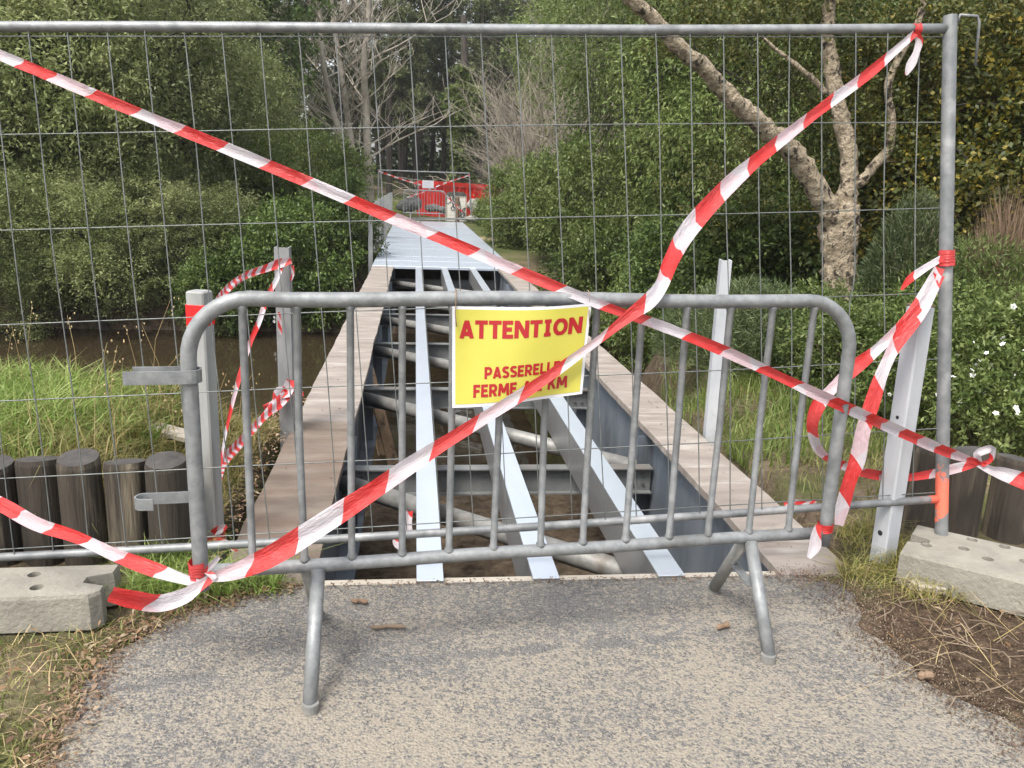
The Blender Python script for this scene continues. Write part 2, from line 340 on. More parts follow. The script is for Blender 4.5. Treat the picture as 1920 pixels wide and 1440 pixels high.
def asphalt():
    b = NB('sanded_asphalt'); v = b.coord('pos')
    big = b.noise(v, .9, 4, .6, .32, .68)
    # distance to the bridge sill: the last strip is less sanded
    g = b.n('ShaderNodeNewGeometry'); sp = b.n('ShaderNodeSeparateXYZ'); b.l(g.outputs['Position'], sp.inputs[0])
    mr = b.n('ShaderNodeMapRange'); b.l(sp.outputs[1], mr.inputs[0]); mr.inputs[1].default_value = 2.15; mr.inputs[2].default_value = 2.75
    mr.inputs[3].default_value = 0; mr.inputs[4].default_value = .2
    n1 = b.n('ShaderNodeTexNoise', Scale=105., Detail=3., Roughness=.6); b.l(v, n1.inputs['Vector'])
    n2 = b.n('ShaderNodeTexNoise', Scale=34., Detail=5., Roughness=.65); b.l(v, n2.inputs['Vector'])
    t = b.math('ADD', b.math('MULTIPLY', n1.outputs[0], .6), b.math('MULTIPLY', n2.outputs[0], .4))
    t = b.math('SUBTRACT', t, b.math('MULTIPLY', mr.outputs[0], .3))
    t = b.math('ADD', t, b.math('MULTIPLY', big, .09))
    # a faint transverse line of scuffs
    rl = b.math('ABSOLUTE', b.math('SUBTRACT', sp.outputs[1], b.math('ADD', 2.36, b.math('MULTIPLY', sp.outputs[0], .10))))
    rm = b.n('ShaderNodeMapRange'); b.l(rl, rm.inputs[0]); rm.inputs[1].default_value = .035; rm.inputs[2].default_value = .012; rm.inputs[4].default_value = .10
    t = b.math('SUBTRACT', t, b.math('MULTIPLY', rm.outputs[0], b.noise(v, 11, 3, .6, .42, .58)))
    pt = b.n('ShaderNodeTexNoise', Scale=2.4, Detail=4., Roughness=.6); b.l(v, pt.inputs['Vector']); t = b.math('ADD', t, b.math('MULTIPLY', b.math('SUBTRACT', pt.outputs[0], .5), .24))
    vo = b.n('ShaderNodeTexVoronoi', Scale=110.); b.l(v, vo.inputs['Vector'])
    fr = b.n('ShaderNodeMapRange'); b.l(t, fr.inputs[0]); fr.inputs[1].default_value = .488; fr.inputs[2].default_value = .555
    grit = b.mix(vo.outputs['Color'], (.06, .058, .056), (.14, .135, .13))
    grit = b.mix(b.noise(v, 300, 2, .5, .55, .7), grit, (.30, .285, .265))
    sand = b.mix(b.noise(v, 200, 3, .5), (.205, .18, .143), (.272, .243, .196))
    col = b.mix(fr.outputs[0], grit, sand)
    col = b.mix(b.math('MULTIPLY', b.noise(v, 5, 4, .6, .5, .75), .35), col, (.20, .185, .165))
    hgt = b.math('ADD', b.math('MULTIPLY', vo.outputs['Distance'], -1.2), b.math('MULTIPLY', n2.outputs[0], .8))
    return b.fin(col, .88, 0, b.bump(hgt, .55, .006), .25)
MT['asphalt'] = asphalt()

def ground_mat():
    b = NB('bank_soil'); v = b.coord('pos')
    g = b.n('ShaderNodeNewGeometry'); sp = b.n('ShaderNodeSeparateXYZ'); b.l(g.outputs['Position'], sp.inputs[0])
    soil = b.mix(b.noise(v, 9, 6, .65), (.085, .06, .04), (.185, .14, .10))
    soil = b.mix(b.noise(v, 45, 4, .6, .55, .7), soil, (.30, .235, .165))
    moss = b.mix(b.noise(v, 7, 4), (.07, .085, .028), (.13, .13, .05))
    near = b.mix(b.noise(v, 1.6, 5, .6, .42, .62), soil, moss)
    sandy = b.mix(b.noise(v, 60, 4), (.27, .21, .14), (.37, .295, .2))
    near = b.mix(b.noise(v, 1.1, 4, .6, .56, .7), near, sandy)
    d2 = b.n('ShaderNodeVectorMath', operation='DISTANCE'); b.l(g.outputs['Position'], d2.inputs[0]); d2.inputs[1].default_value = (2.05, 2.32, 0)
    pm = b.math('ADD', d2.outputs['Value'], b.math('MULTIPLY', b.noise(v, 6, 5, .6, .3, .7), .3)); pr_ = b.n('ShaderNodeMapRange'); b.l(pm, pr_.inputs[0]); pr_.inputs[1].default_value = .72; pr_.inputs[2].default_value = .58
    near = b.mix(pr_.outputs[0], near, b.mix(b.noise(v, 30, 6, .7), (.05, .033, .022), (.15, .105, .07)))
    mr = b.n('ShaderNodeMapRange'); b.l(sp.outputs[2], mr.inputs[0]); mr.inputs[1].default_value = -.25; mr.inputs[2].default_value = -.45
    col = b.mix(mr.outputs[0], near, b.mix(b.noise(v, 8, 6, .7), (.06, .042, .028), (.19, .145, .10)))
    far = b.mix(b.noise(v, .5, 5, .6, .35, .65), (.045, .072, .02), (.12, .115, .045))
    far = b.mix(b.noise(v, .12, 3, .5, .56, .62), far, (.34, .27, .17))
    fy = b.n('ShaderNodeMapRange'); b.l(sp.outputs[1], fy.inputs[0]); fy.inputs[1].default_value = 16; fy.inputs[2].default_value = 19
    col = b.mix(fy.outputs[0], col, far)
    return b.fin(col, .92, 0, b.bump(b.noise(v, 26, 8, .7, .2, .8), .9, .03), .15)
MT['ground'] = ground_mat()
def water_mat():
    b = NB('muddy_water'); v = b.coord('pos', (1, .6, 1))
    return b.fin((.034, .025, .014), .05, 0, b.bump(b.noise(v, 3.2, 4, .55, .2, .8), .08, .03), .5)
MT['water'] = water_mat()
def grating_mat():
    b = NB('galvanised_grating'); v = b.coord('pos')
    w1 = b.n('ShaderNodeTexWave', Scale=10.); w1.bands_direction = 'X'; b.l(v, w1.inputs['Vector'])
    w2 = b.n('ShaderNodeTexWave', Scale=14.); w2.bands_direction = 'Y'; b.l(v, w2.inputs['Vector'])
    h = b.math('MAXIMUM', w1.outputs[0], w2.outputs[0])
    col = b.mix(b.math('MULTIPLY', h, .6), (.43, .485, .55), (.60, .65, .72)); col = b.mix(b.noise(v, 1.5, 4), col, (.50, .555, .62))
    return b.fin(col, .42, .55, b.bump(h, .25, .008))
MT['grating'] = grating_mat()

# ------------------------------------------------------------------ terrain
def _n2(x, y, s, seed=0):
    return np.array([mnoise.noise((a * s + seed, b_ * s - seed, seed * .7)) for a, b_ in zip(np.ravel(x), np.ravel(y))]).reshape(np.shape(x))
def zg(x, y):
    x = np.asarray(x, float); y = np.asarray(y, float)
    left = .27 * sstep(y, 3.16, 3.34) * sstep(-x, .98, 1.4) * (1 - sstep(y, 4.6, 5.6))
    right = .06 * sstep(y, 3.3, 3.8) * sstep(x, 1.95, 2.6)
    edge = 4.9 + 4.4 * sstep(x, 2.0, 3.4) + .3 * np.sin(x * .9)      # where the near bank starts to fall
    bank = -1.85 * sstep(y, edge, edge + 3.4)
    z = -.012 + left + right + bank
    pit = sstep(x, -.86, -.76) * (1 - sstep(x, 1.80, 1.92)) * sstep(y, 2.93, 3.0)
    z = z * (1 - pit) + pit * np.minimum(z, -.62 - .16 * (y - 3.0))
    far = sstep(y, 14.3, 17.2)
    z = np.where(y > 12, -1.85 + far * 1.80, z)
    z = z + .055 * np.clip(y - 37, 0, 60) + .02 * np.clip(np.abs(x) - 30, 0, 100) * (y > 17)
    return z
def axis(parts):
    return np.unique(np.concatenate([np.linspace(a, b_, n) for a, b_, n in parts]))
gx = axis([(-220, -40, 10), (-40, -8, 22), (-8, -2, 40), (-2, 3, 80), (3, 9, 40), (9, 40, 22), (40, 220, 10)])
gy = axis([(-30, 0, 10), (0, 2.7, 22), (2.7, 6, 70), (6, 20, 80), (20, 60, 40), (60, 320, 20)])
X, Y = np.meshgrid(gx, gy); Z = zg(X, Y)
rough = (Y > 1) & (Y < 60)
Z = Z + np.where(rough, .012 * _n2(X, Y, 2.3, 3) * (sstep(np.abs(X - .4), 1.25, 1.5) + sstep(Y, 2.95, 3.1)) + .09 * _n2(X, Y, .5, 9) * sstep(Y, 16, 20), 0)
Z = Z + (.05 * _n2(X, Y, 7., 5) + .03 * _n2(X, Y, 17., 8)) * ((X > -.8) & (X < 1.85) & (Y > 3) & (Y < 9))
nx, ny = len(gx), len(gy); I = np.arange(nx * ny).reshape(ny, nx)
Q = np.stack([I[:-1, :-1], I[:-1, 1:], I[1:, 1:], I[1:, :-1]], -1).reshape(-1, 4)
tag(obj('ground', np_mesh('ground', np.stack([X, Y, Z], -1).reshape(-1, 3), Q, MT['ground'], smooth=True)), kind='structure')
m = MB(); m.add([(-120, 4, -1.3), (120, 4, -1.3), (120, 18, -1.3), (-120, 18, -1.3)], [(0, 1, 2, 3)])
tag(m.build('river_water', MT['water']), kind='structure')

rng = np.random.default_rng(7); random.seed(7)
# path: the tarmac apron in front of the bridge, ragged along its verges
edgeL = [(-1.35, -4), (-1.05, 0), (-.95, 1.2), (-.92, 1.93), (-.94, 2.41), (-.80, 2.66), (-.6, 2.80), (-.42, 2.875)]
edgeR = [(1.49, 2.882), (1.66, 2.74), (1.575, 2.45), (1.63, 2.12), (1.73, 1.87), (1.95, 1.2), (2.1, 0), (2.4, -4)]
def rag(e, s):
    p = catmull([(a, b_, 0) for a, b_ in e], .03)[:, :2]
    k = np.array([mnoise.noise((q[0] * 9 + s, q[1] * 9, s)) * .03 + mnoise.noise((q[0] * 3 + s, q[1] * 3, s)) * .05 + mnoise.noise((q[0] * 30 + s, q[1] * 30, s)) * .01 for q in p]); p[:, 0] += k; return p
pts = np.vstack([rag(edgeL, 1.3), rag(edgeR, 7.7)])
bm = bmesh.new(); vs = [bm.verts.new((p[0], p[1], .003)) for p in pts]; f = bm.faces.new(vs); bmesh.ops.triangulate(bm, faces=[f])
bmesh.ops.recalc_face_normals(bm, faces=bm.faces)
if sum(f.normal.z for f in bm.faces) < 0: bmesh.ops.reverse_faces(bm, faces=bm.faces)
me = bpy.data.meshes.new('path'); bm.to_mesh(me); bm.free(); me.materials.append(MT['asphalt'])
tag(obj('path', me), kind='structure')

# ------------------------------------------------------------------ the footbridge
XL0, XL1, XR0, XR1 = -.73, -.37, 1.47, 1.775
Y0, YD, Y1 = 2.905, 14.7, 31.5
br = thing('footbridge', 'steel footbridge stripped of half its deck, timber edge boards and bare joists over the river', 'footbridge', (.5, 3, 0))
for s, (a, b_, inner, sgn) in enumerate(((XL0, XL1, -.44, 1), (XR0, XR1, 1.53, -1))):
    m = MB(); c = (a + b_) / 2
    m.box(min(inner, inner - sgn * .014), max(inner, inner - sgn * .014), Y0 + .03, Y1, -.74, -.07)      # web
    m.box(a + .03, b_ - .03, Y0 + .03, Y1, -.07, -.042)                                                  # top flange
    m.box(inner - .13, inner + .11, Y0 + .03, Y1, -.77, -.74)
    g = m.build('girder', MT['girder'], br)
    k = 0; y = 4.9
    while y < Y1:
        q = MB(); q.box(min(inner, inner + sgn * .09), max(inner, inner + sgn * .09), y + .07, y + .082, -.738, -.072)
        q.build('stiffener', MT['girder'], g); y += 2.03
# edge boards, one after the other along both girders
def board(x0, x1, ya, yb, mat, seed):
    rr = random.Random(seed); n = 12; m = MB(); t, bz = .0 + rr.uniform(-.003, .003), -.04
    xs0 = [x0 + mnoise.noise((seed, k * .8, 1)) * .008 for k in range(n)]; xs1 = [x1 + mnoise.noise((seed, k * .8, 5)) * .012 for k in range(n)]
    ys = np.linspace(ya + .004, yb - .004, n); v = []
    for k in range(n):
        v += [(xs0[k], ys[k], bz), (xs1[k], ys[k], bz), (xs1[k], ys[k], t), (xs0[k], ys[k], t)]
    fs = [(0, 1, 2, 3), (4 * n - 1, 4 * n - 2, 4 * n - 3, 4 * n - 4)]
    for k in range(n - 1):
        for i in range(4):
            j = (i + 1) % 4; fs.append((4 * k + i, 4 * k + 4 + i, 4 * k + 4 + j, 4 * k + j))
    m.add(v, fs); m.build('edge_board', mat, br)
ends = [Y0 - .02, 5.05, 7.2, 9.4, 11.6, 13.2, YD]
for i in range(6):
    board(XL0, XL1, ends[i], ends[i + 1], MT['board_dirty' if i == 0 else 'board'], i + 1.5)
    board(XR0, XR1, ends[i] + (.0 if i == 0 else .4 * ((i % 2) - .5)), ends[i + 1] + (0 if i == 5 else .4 * (((i + 1) % 2) - .5)), MT['board'], i + 21.5)
# cross beams with bolted ends, tubular wind bracing between them
ZB = -.25; yb = [4.9 + 2.03 * k for k in range(6)]
for k, y in enumerate(yb):
    m = MB(); a, b_ = -.425, 1.515
    m.box(a, b_, y - .045, y + .045, ZB - .009, ZB); m.box(a, b_, y - .045, y + .045, ZB - .17, ZB - .161); m.box(a, b_, y - .004, y + .004, ZB - .161, ZB - .009)
    cb = m.build('cross_beam', MT['cross'], br)
    if k < 3:
        for x in (a + .05, b_ - .05, a + .11, b_ - .11):
            for z in (ZB - .055, ZB - .115):
                q = MB(); q.tube([(x, y - .004, z), (x, y - .016, z)], .011, 6); q.build('bolt', MT['bolt'], cb)
ybr = [2.87] + yb
for k in range(6):
    m = MB(); m.tube([(-.41, ybr[k + 1] - .10, -.315), (1.50, ybr[k] + (.12 if k else .28), -.315)], .054, 16)
    m.build('brace_tube', MT['galv_dark'], br, smooth=True)
# three bright joists lying on the cross beams
for x0, x1 in ((.015, .118), (.463, .567), (.963, 1.070)):
    m = MB(); m.bbox(x0 + .002, x1 - .002, Y0, YD + .3, -.248, -.006, .003); jo = m.build('joist', MT['joist_shade'], br); m = MB(); m.bbox(x0, x1, Y0 - .002, YD + .3, -.0058, .0, .001); m.build('lit_top', MT['alu'], jo)  # sides painted in the shaded grey, a thin sheet on top in the lit colour
# deck panels still in place on the far half
yy = np.linspace(YD, Y1, 18)
for k in range(17):
    m = MB(); m.bbox(XL0 - .01, XR1 - .005, yy[k] + .004, yy[k + 1] - .004, -.038, .012 + .001 * (k % 3), .004); m.build('deck_panel', MT['grating' if k < 13 else 'alu'], br)
m = MB(); m.box(-.40, 1.50, Y0 - .018, Y0 + .06, -.10, -.022); m.build('sill', MT['sill'], br)
m = MB(); m.box(-.80, 1.86, Y0 - .02, Y0 + .028, -.9, -.102)
tag(m.build('abutment', MT['concrete']), 'concrete abutment wall under the near end of the footbridge', 'abutment')

# guard posts left standing along the bridge
def post_tube(name, px, py, Yc, w, z0, z1, mat, label, group, lean=(0, 0), channel=False, rz=0.):
    p = at_y(px, py, Yc); t = thing(name, label, 'post', (p[0], Yc, z0), group)
    T = Matrix.Translation((p[0], Yc, 0)) @ Matrix.Rotation(rz, 4, 'Z'); h = w / 2; m = MB()
    sh = lambda q: (q[0] + lean[0] * (q[2] - z0), q[1] + lean[1] * (q[2] - z0), q[2])
    if channel:
        for (a, b_, c, d) in ((-h, -h + .008, -.05, .05), (h - .008, h, -.05, .05), (-h + .008, h - .008, -.05, -.042)):
            m.box(a, b_, c, d, z0, z1, T)
    else:
        m.bbox(-h, h, -h, h, z0, z1, .006, T)
    m.v = [sh(v) for v in m.v]
    m.build('shaft', mat, t); return t
GP = 'guard posts along the bridge'
L1 = post_tube('guard_post', 386, 780, 3.32, .075, -.3, 1.036, MT['pale_post'], 'pale post with red band beside the left end of the crowd barrier', GP, rz=-.3)
m = MB(); p = at_y(386, 780, 3.32); m.bbox(-.0395, .0395, -.0395, .0395, .90, .985, .003, Matrix.Translation((p[0], 3.32, 0)) @ Matrix.Rotation(-.3, 4, 'Z')); m.build('red_band', MT['red_band'], L1)
post_tube('guard_post', 535, 630, 4.89, .082, -.4, 1.085, MT['grey_post'], 'grey steel channel post wrapped in fine striped tape left of the bridge', GP, channel=True)
post_tube('guard_post', 1346, 640, 4.83, .062, -.4, 1.08, MT['white_post'], 'white channel post standing off the right edge board of the bridge', GP, channel=True, rz=-.2)
R1 = post_tube('guard_post', 1692, 800, 3.02, .076, -.2, 1.07, MT['white_rusty'], 'thick white square post numbered 32 beside the mesh fence upright', GP, rz=.34)
m = MB(); p = at_y(1692, 800, 3.02); T = Matrix.Translation((p[0], 3.02, 0)) @ Matrix.Rotation(.34, 4, 'Z')
m.bbox(-.039, .039, -.039, .039, 1.0705, 1.076, .002, T); m.build('cap', MT['stake'], R1)
for z, r in ((.12, .012), (.62, .008)):
    q = MB(); q.tube([tuple(T @ Vector((-.0385, .0, z))), tuple(T @ Vector((-.03, .0, z)))], r, 10); q.build('bolt_hole', MT['ink'], R1)
for k, y in enumerate(np.arange(16.0, 31, 2.0)):
    m = MB(); x = -.83
    for (a, b_, c, d) in ((-.04, -.03, -.05, .05), (.03, .04, -.05, .05), (-.03, .03, -.05, -.04)):
        m.box(x + a, x + b_, y + c, y + d, -.45, 1.04)
    tag(m.build('guard_post', MT['grey_post']), ('nearest', 'second', 'third', 'fourth', 'fifth', 'sixth', 'seventh', 'farthest')[k] + ' grey channel post in the row along the left of the metal deck', 'post', 'far row of guard posts')

# ------------------------------------------------------------------ timber palisades
def log(x, y, r, z0, z1, seed, label, group):
    t = thing('palisade_log', label, 'log', (x, y, z0), group)
    m = MB(); n = 20; rings = [(z0, 1), ((z0 + z1) / 2, .99), (z1 - .02, .985), (z1, .93)]
    vs = []
    for z, k in rings:
        for i in range(n):
            a = 2 * math.pi * i / n; rr = r * k * (1 + .05 * mnoise.noise((math.cos(a) * 2 + seed, math.sin(a) * 2, z)))
            vs.append((x + rr * math.cos(a), y + rr * math.sin(a), z + (.012 * math.sin(a * 1.0 + seed) if z > z0 else 0)))
    fs = [(k * n + i, k * n + (i + 1) % n, k * n + n + (i + 1) % n, k * n + n + i) for k in range(3) for i in range(n)]
    m.add(vs, fs); m.build('shaft', MT['logwood'], t, smooth=False)
    q = MB(); q.add([(v[0], v[1], v[2]) for v in vs[-n:]], [tuple(range(n))]); q.build('cut_end', MT['logtop'], t)
wl = ['leftmost dark palisade log at the picture edge', 'pale streaked palisade log second from the left edge', 'dark palisade log third from the left edge', 'palisade log fourth from the left edge', 'palisade log next to the left end of the crowd barrier']
for k, px in enumerate((-5, 76, 157, 238, 318)):
    p = at_y(px, 970, 3.16); log(p[0], 3.16 + .02 * (k % 2), .079, -.1, .40 + .012 * ((k * 7) % 3 - 1), k * 3.1, wl[k], 'palisade left of the bridge')
wr = ['palisade log partly behind the white square post', 'palisade log right of the fence upright', 'palisade log at the right picture edge']
for k, px in enumerate((1722, 1806, 1896)):
    p = at_y(px, 920, 3.33 - .05 * k); log(p[0], 3.33 - .05 * k, .087, -.1, .405 - .018 * k, 50 + k * 2.3, wr[k], 'palisade right of the bridge')

# ------------------------------------------------------------------ concrete fence feet with sockets
def fence_foot(cx, cy, rz, length, width, h, holes, label, tilt=0.):
    t = thing('concrete_fence_foot', label, 'fence foot', (cx, cy, 0), 'concrete feet of the mesh fence')
    T = Matrix.Translation((cx, cy, 0)) @ Matrix.Rotation(rz, 4, 'Z') @ Matrix.Rotation(tilt, 4, 'Y')
    bm = bmesh.new(); l, wd = length / 2, width / 2
    prof = [(-l, -wd), (l - .03, -wd), (l, -wd + .03), (l, -.05), (l - .075, -.022), (l - .075, .022), (l, .05), (l, wd), (-l, wd), (-l, .05), (-l + .075, .022), (-l + .075, -.022), (-l, -.05)]
    loops = []
    for z, k in ((0, 1.0), (h - .012, .985), (h, .955)):
        loops.append([bm.verts.new((a * (1 if abs(k - 1) < .001 else (1 - (1 - k) * .35)), b_ * k, z)) for a, b_ in prof])
    n = len(prof)
    for q in range(2):
        for i in range(n):
            j = (i + 1) % n; bm.faces.new((loops[q][i], loops[q][j], loops[q + 1][j], loops[q + 1][i]))
    bm.faces.new(list(reversed(loops[0])))
    # top face with round sockets cut through
    bm2 = bmesh.new()
    rim = [bm2.verts.new(v.co) for v in loops[2]]; edges = [bm2.edges.new((rim[i], rim[(i + 1) % n])) for i in range(n)]
    tops = []
    for hx, hy in holes:
        c = [bm2.verts.new((hx + .021 * math.cos(2 * math.pi * i / 14), hy + .021 * math.sin(2 * math.pi * i / 14), h)) for i in range(14)]
        edges += [bm2.edges.new((c[i], c[(i + 1) % 14])) for i in range(14)]; tops.append(c)
    bmesh.ops.triangle_fill(bm2, edges=edges, use_beauty=True)
    for c in tops:
        d = [bm2.verts.new((v.co.x, v.co.y, h - .09)) for v in c]
        for i in range(14):
            bm2.faces.new((c[i], c[(i + 1) % 14], d[(i + 1) % 14], d[i]))
        bm2.faces.new(d)
    for b2, nm in ((bm, 'block'), (bm2, 'socket_face')):
        bmesh.ops.recalc_face_normals(b2, faces=b2.faces)
        bmesh.ops.transform(b2, matrix=T, verts=b2.verts)
        me = bpy.data.meshes.new(nm); b2.to_mesh(me); b2.free(); me.materials.append(MT['concrete']); obj(nm, me, t)
    return t
HL = [(-.26, .055), (-.19, .052), (-.08, -.05), (.02, .055), (.13, -.045), (.235, .05)]
fence_foot(-1.375, 2.71, R(1.5), .70, .23, .125, [(.09, .052), (.135, -.045), (-.075, .055), (-.12, -.052), (-.2, .05), (-.26, -.04)], 'concrete fence foot lying on grass at the left picture edge')
aF = R(-42); d = np.array([math.cos(aF), math.sin(aF)]); nrm = np.array([-d[1], d[0]])
cR = np.array([1.9, 2.81]) + d * .35 + nrm * .175
fence_foot(cR[0], cR[1], aF, .70, .35, .135, [(-.245, .135), (-.135, .137), (-.02, .14), (-.276, -.04), (-.15, .016), (-.06, -.035), (.06, .03), (.12, .13), (.17, -.05)], 'concrete fence foot holding the right upright of the mesh fence', tilt=R(-1.0))
m = MB(); p = at_z(1745, 1112, .0); m.bbox(-.07, .07, -.035, .03, 0, .03, .006, Matrix.Translation((p[0], p[1] + .03, 0)) @ Matrix.Rotation(-.35, 4, 'Z'))
tag(m.build('wood_wedge', MT['sill']), 'small wooden wedge under the right concrete fence foot', 'wedge')

# ------------------------------------------------------------------ mesh fence panel
FBR, FTR = at_y(1766, 935, 2.985), at_y(1781, 55, 3.20)
FTL = at_y(0, 52, 3.20); FTL = FTR + (FTL - FTR) * (3.86 / np.linalg.norm(FTL - FTR)); FBL = FTL + FBR - FTR      # a true rectangle, leaning back
FN = np.cross(FBR - FBL, FTR - FBR); FN /= np.linalg.norm(FN)
fp = lambda u, v: (FBL * (1 - u) + FBR * u) * (1 - v) + (FTL * (1 - u) + FTR * u) * v
fe = thing('mesh_fence_panel', 'tall galvanised wire mesh fence panel closing the bridge end', 'fence', tuple(fp(1, 0) * [1, 1, 0]))
ax = (FTR - FBR) / np.linalg.norm(FTR - FBR)
m = MB(); m.tube([FBR - ax * .23, FTR + ax * .05], .0255, 20); m.build('upright', MT['post_sprayed'], fe, smooth=False)
axl = (FTL - FBL) / np.linalg.norm(FTL - FBL)
m = MB(); m.tube([FBL - axl * .08, FTL + axl * .05], .0255, 16); m.build('upright', MT['post_sprayed'], fe)
m = MB(); k = np.linspace(0, 1, 14); m.tube([fp(t, 1) + np.array([0, 0, .004 * math.sin(t * 7)]) for t in k], .0182, 14); m.build('top_rail', MT['galv'], fe, smooth=True)
m = MB(); m.tube([fp(t, 0) - np.array([0, 0, .012 * math.sin(t * math.pi)]) for t in k], .0165, 14); m.build('bottom_rail', MT['post_sprayed'], fe, smooth=True)
hk = [at_y(1797, 42, 3.2), at_y(1800, 28, 3.2), at_y(1832, 30, 3.2), at_y(1836, 42, 3.2), at_y(1829, 124, 3.2)]
m = MB(); m.tube(hk, .0055, 8); m.build('hook', MT['galv'], fe, smooth=True)
def wire(name, P, r):
    m = MB(); m.tube(P, r, 6, False); m.build(name, MT['wire'], fe, smooth=True)
hz = [(250, 228), (434, 388), (609, 547), (755, 672), (900, 803)]
off = FN * (.006 if FN[1] < 0 else -.006)
for yl, yr in hz:
    a, b_ = on_plane(0, yl, FBR, FN), on_plane(1771, yr, FBR, FN); a = a + (a - b_) * .06
    wire('horizontal_wire', [a * (1 - t) + b_ * t + np.array([0, .004 * math.sin(t * 21 + yl), .005 * math.sin(t * 5 + yl)]) for t in np.linspace(0, 1, 24)], .0022)
for v0 in (.015, .985):
    wire('horizontal_wire', [fp(t, v0) for t in np.linspace(0, 1, 8)], .0022)
nv = 31; rr = random.Random(4)
for k in range(1, nv):
    u = 1 - k * (.129 / 3.86)
    if u < .005: break
    w1, w2, ph = rr.uniform(-.006, .006), rr.uniform(-.004, .004), rr.uniform(0, 6)
    bend = .028 if k in (3,) else 0
    P = []
    for t in np.linspace(0, 1, 28):
        o = w1 * math.sin(t * math.pi) + w2 * math.sin(t * 9 + ph) - bend * math.exp(-((t - .42) / .05) ** 2)
        P.append(fp(u, t) + off + np.array([o, .004 * math.sin(t * 7 + ph), 0]))
    wire('vertical_wire', P, .0022)

# ------------------------------------------------------------------ crowd barrier
BS, BB = .104, 2.37 + .104 * .298                       # the barrier's line in plan: y = BB + BS*x
by = lambda x: BB + BS * x
XA, XB, ZT, ZL = -.622, 1.432, 1.146, .332
def crowd_barrier(label, bars, hooks, name='crowd_barrier', tf=None, rscale=1.0):
    t = thing(name, label, 'barrier', (0, 0, 0), None, local=True)
    P2 = lambda x, z, dy=0: np.array([x, by(x) + dy, z])
    rc = .17; path = [P2(XA, ZL - .055)]
    path += [P2(XA - .0, z) for z in np.linspace(ZL + .05, ZT - rc, 5)]
    path += [P2(XA + rc - rc * math.cos(a), ZT - rc + rc * math.sin(a)) for a in np.linspace(.15, math.pi / 2, 9)]
    path += [P2(x, ZT + .004 * math.sin(x * 5)) for x in np.linspace(XA + rc + .1, XB - rc - .1, 9)]
    path += [P2(XB - rc + rc * math.sin(a), ZT - rc + rc * math.cos(a)) for a in np.linspace(0, math.pi / 2 - .15, 9)]
    path += [P2(XB, z) for z in np.linspace(ZT - rc, ZL + .05, 5)] + [P2(XB, ZL - .045)]
    m = MB(); m.tube(path, .0222 * rscale, 18); m.build('frame', MT['galv'], t, smooth=True)
    m = MB(); m.tube([P2(x, ZL + .002 * math.sin(x * 7)) for x in np.linspace(XA + .02, XB - .02, 12)], .0205 * rscale, 16); m.build('bottom_rail', MT['galv'], t, smooth=True)
    xs = np.linspace(XA, XB, bars + 2)[1:-1]
    for i, x in enumerate(xs):
        m = MB(); q = .004 * math.sin(i * 2.3); m.tube([P2(x + q, ZL + .012), P2(x + q, ZL + .024), P2(x + q, ZL + .032), P2(x + .003 * math.sin(i * 5.1), (ZL + ZT) / 2), P2(x, ZT - .034), P2(x, ZT - .027), P2(x, ZT - .018)], [.0155, .0150, .0112, .0112, .0112, .0145, .0150], 10); m.build('bar', MT['galv'], t, smooth=True)
    for x, yf, yr_, xr in ((-.285, 2.117, 2.635, -.322), (1.145, 2.285, 2.765, 1.135)):
        dx = -.006 if x < 0 else .0
        top = P2(x, ZL - .012)
        m = MB(); m.tube([top + [0, -.012, 0], (x + (.006 if x > 0 else -.003), yf, .012)], .0215 * rscale, 16); m.build('leg', MT['galv'], t, smooth=True)
        m = MB(); m.tube([top + [xr - x, .012, 0] , (xr, yr_, .012)], .0215 * rscale, 16); m.build('leg', MT['galv_dark'], t, smooth=True)
        q = np.array([(x + xr) / 2, by(x), .2]); m = MB()
        m.box(q[0] - .016, q[0] + .016, by(x) - .075, by(x) + .10, .185, .19); m.build('gusset', MT['galv'], t)
        for fx, fy in ((x, yf), (xr, yr_)):
            m = MB(); m.tube([(fx, fy, .004), (fx, fy, .03)], .0235 * rscale, 14); m.build('foot_cap', MT['galv_dark'], t, smooth=False)
    if hooks:
        c = P2(XA, 0); r = .031
        arc = [(c[0] + r * math.sin(a), c[1] - r * math.cos(a)) for a in np.linspace(0, math.pi, 9)]
        up = [(c[0] - .162, c[1] - r - .016)] + arc + [(c[0] - .155, c[1] + r - .016)]
        z = at_y(300, 715, c[1])[2]; m = MB(); m.strip(up, z, .037, .005); m.build('hook_plate', MT['galv'], t)
        z = at_y(300, 948, c[1])[2]
        lo = [(c[0] - .01, c[1] + .024), (c[0] - .125, c[1] + .012)] + [(c[0] - .143 + .022 * math.cos(a), c[1] - .012 + .024 * math.sin(a)) for a in np.linspace(math.pi / 2, 3 * math.pi / 2, 9)] + [(c[0] - .11, c[1] - .036)]
        m = MB(); m.strip(lo, z, .034, .005); m.build('hook_plate', MT['galv'], t)
    return t
cb = crowd_barrier('grey galvanised crowd barrier carrying the yellow sign', 13, True)

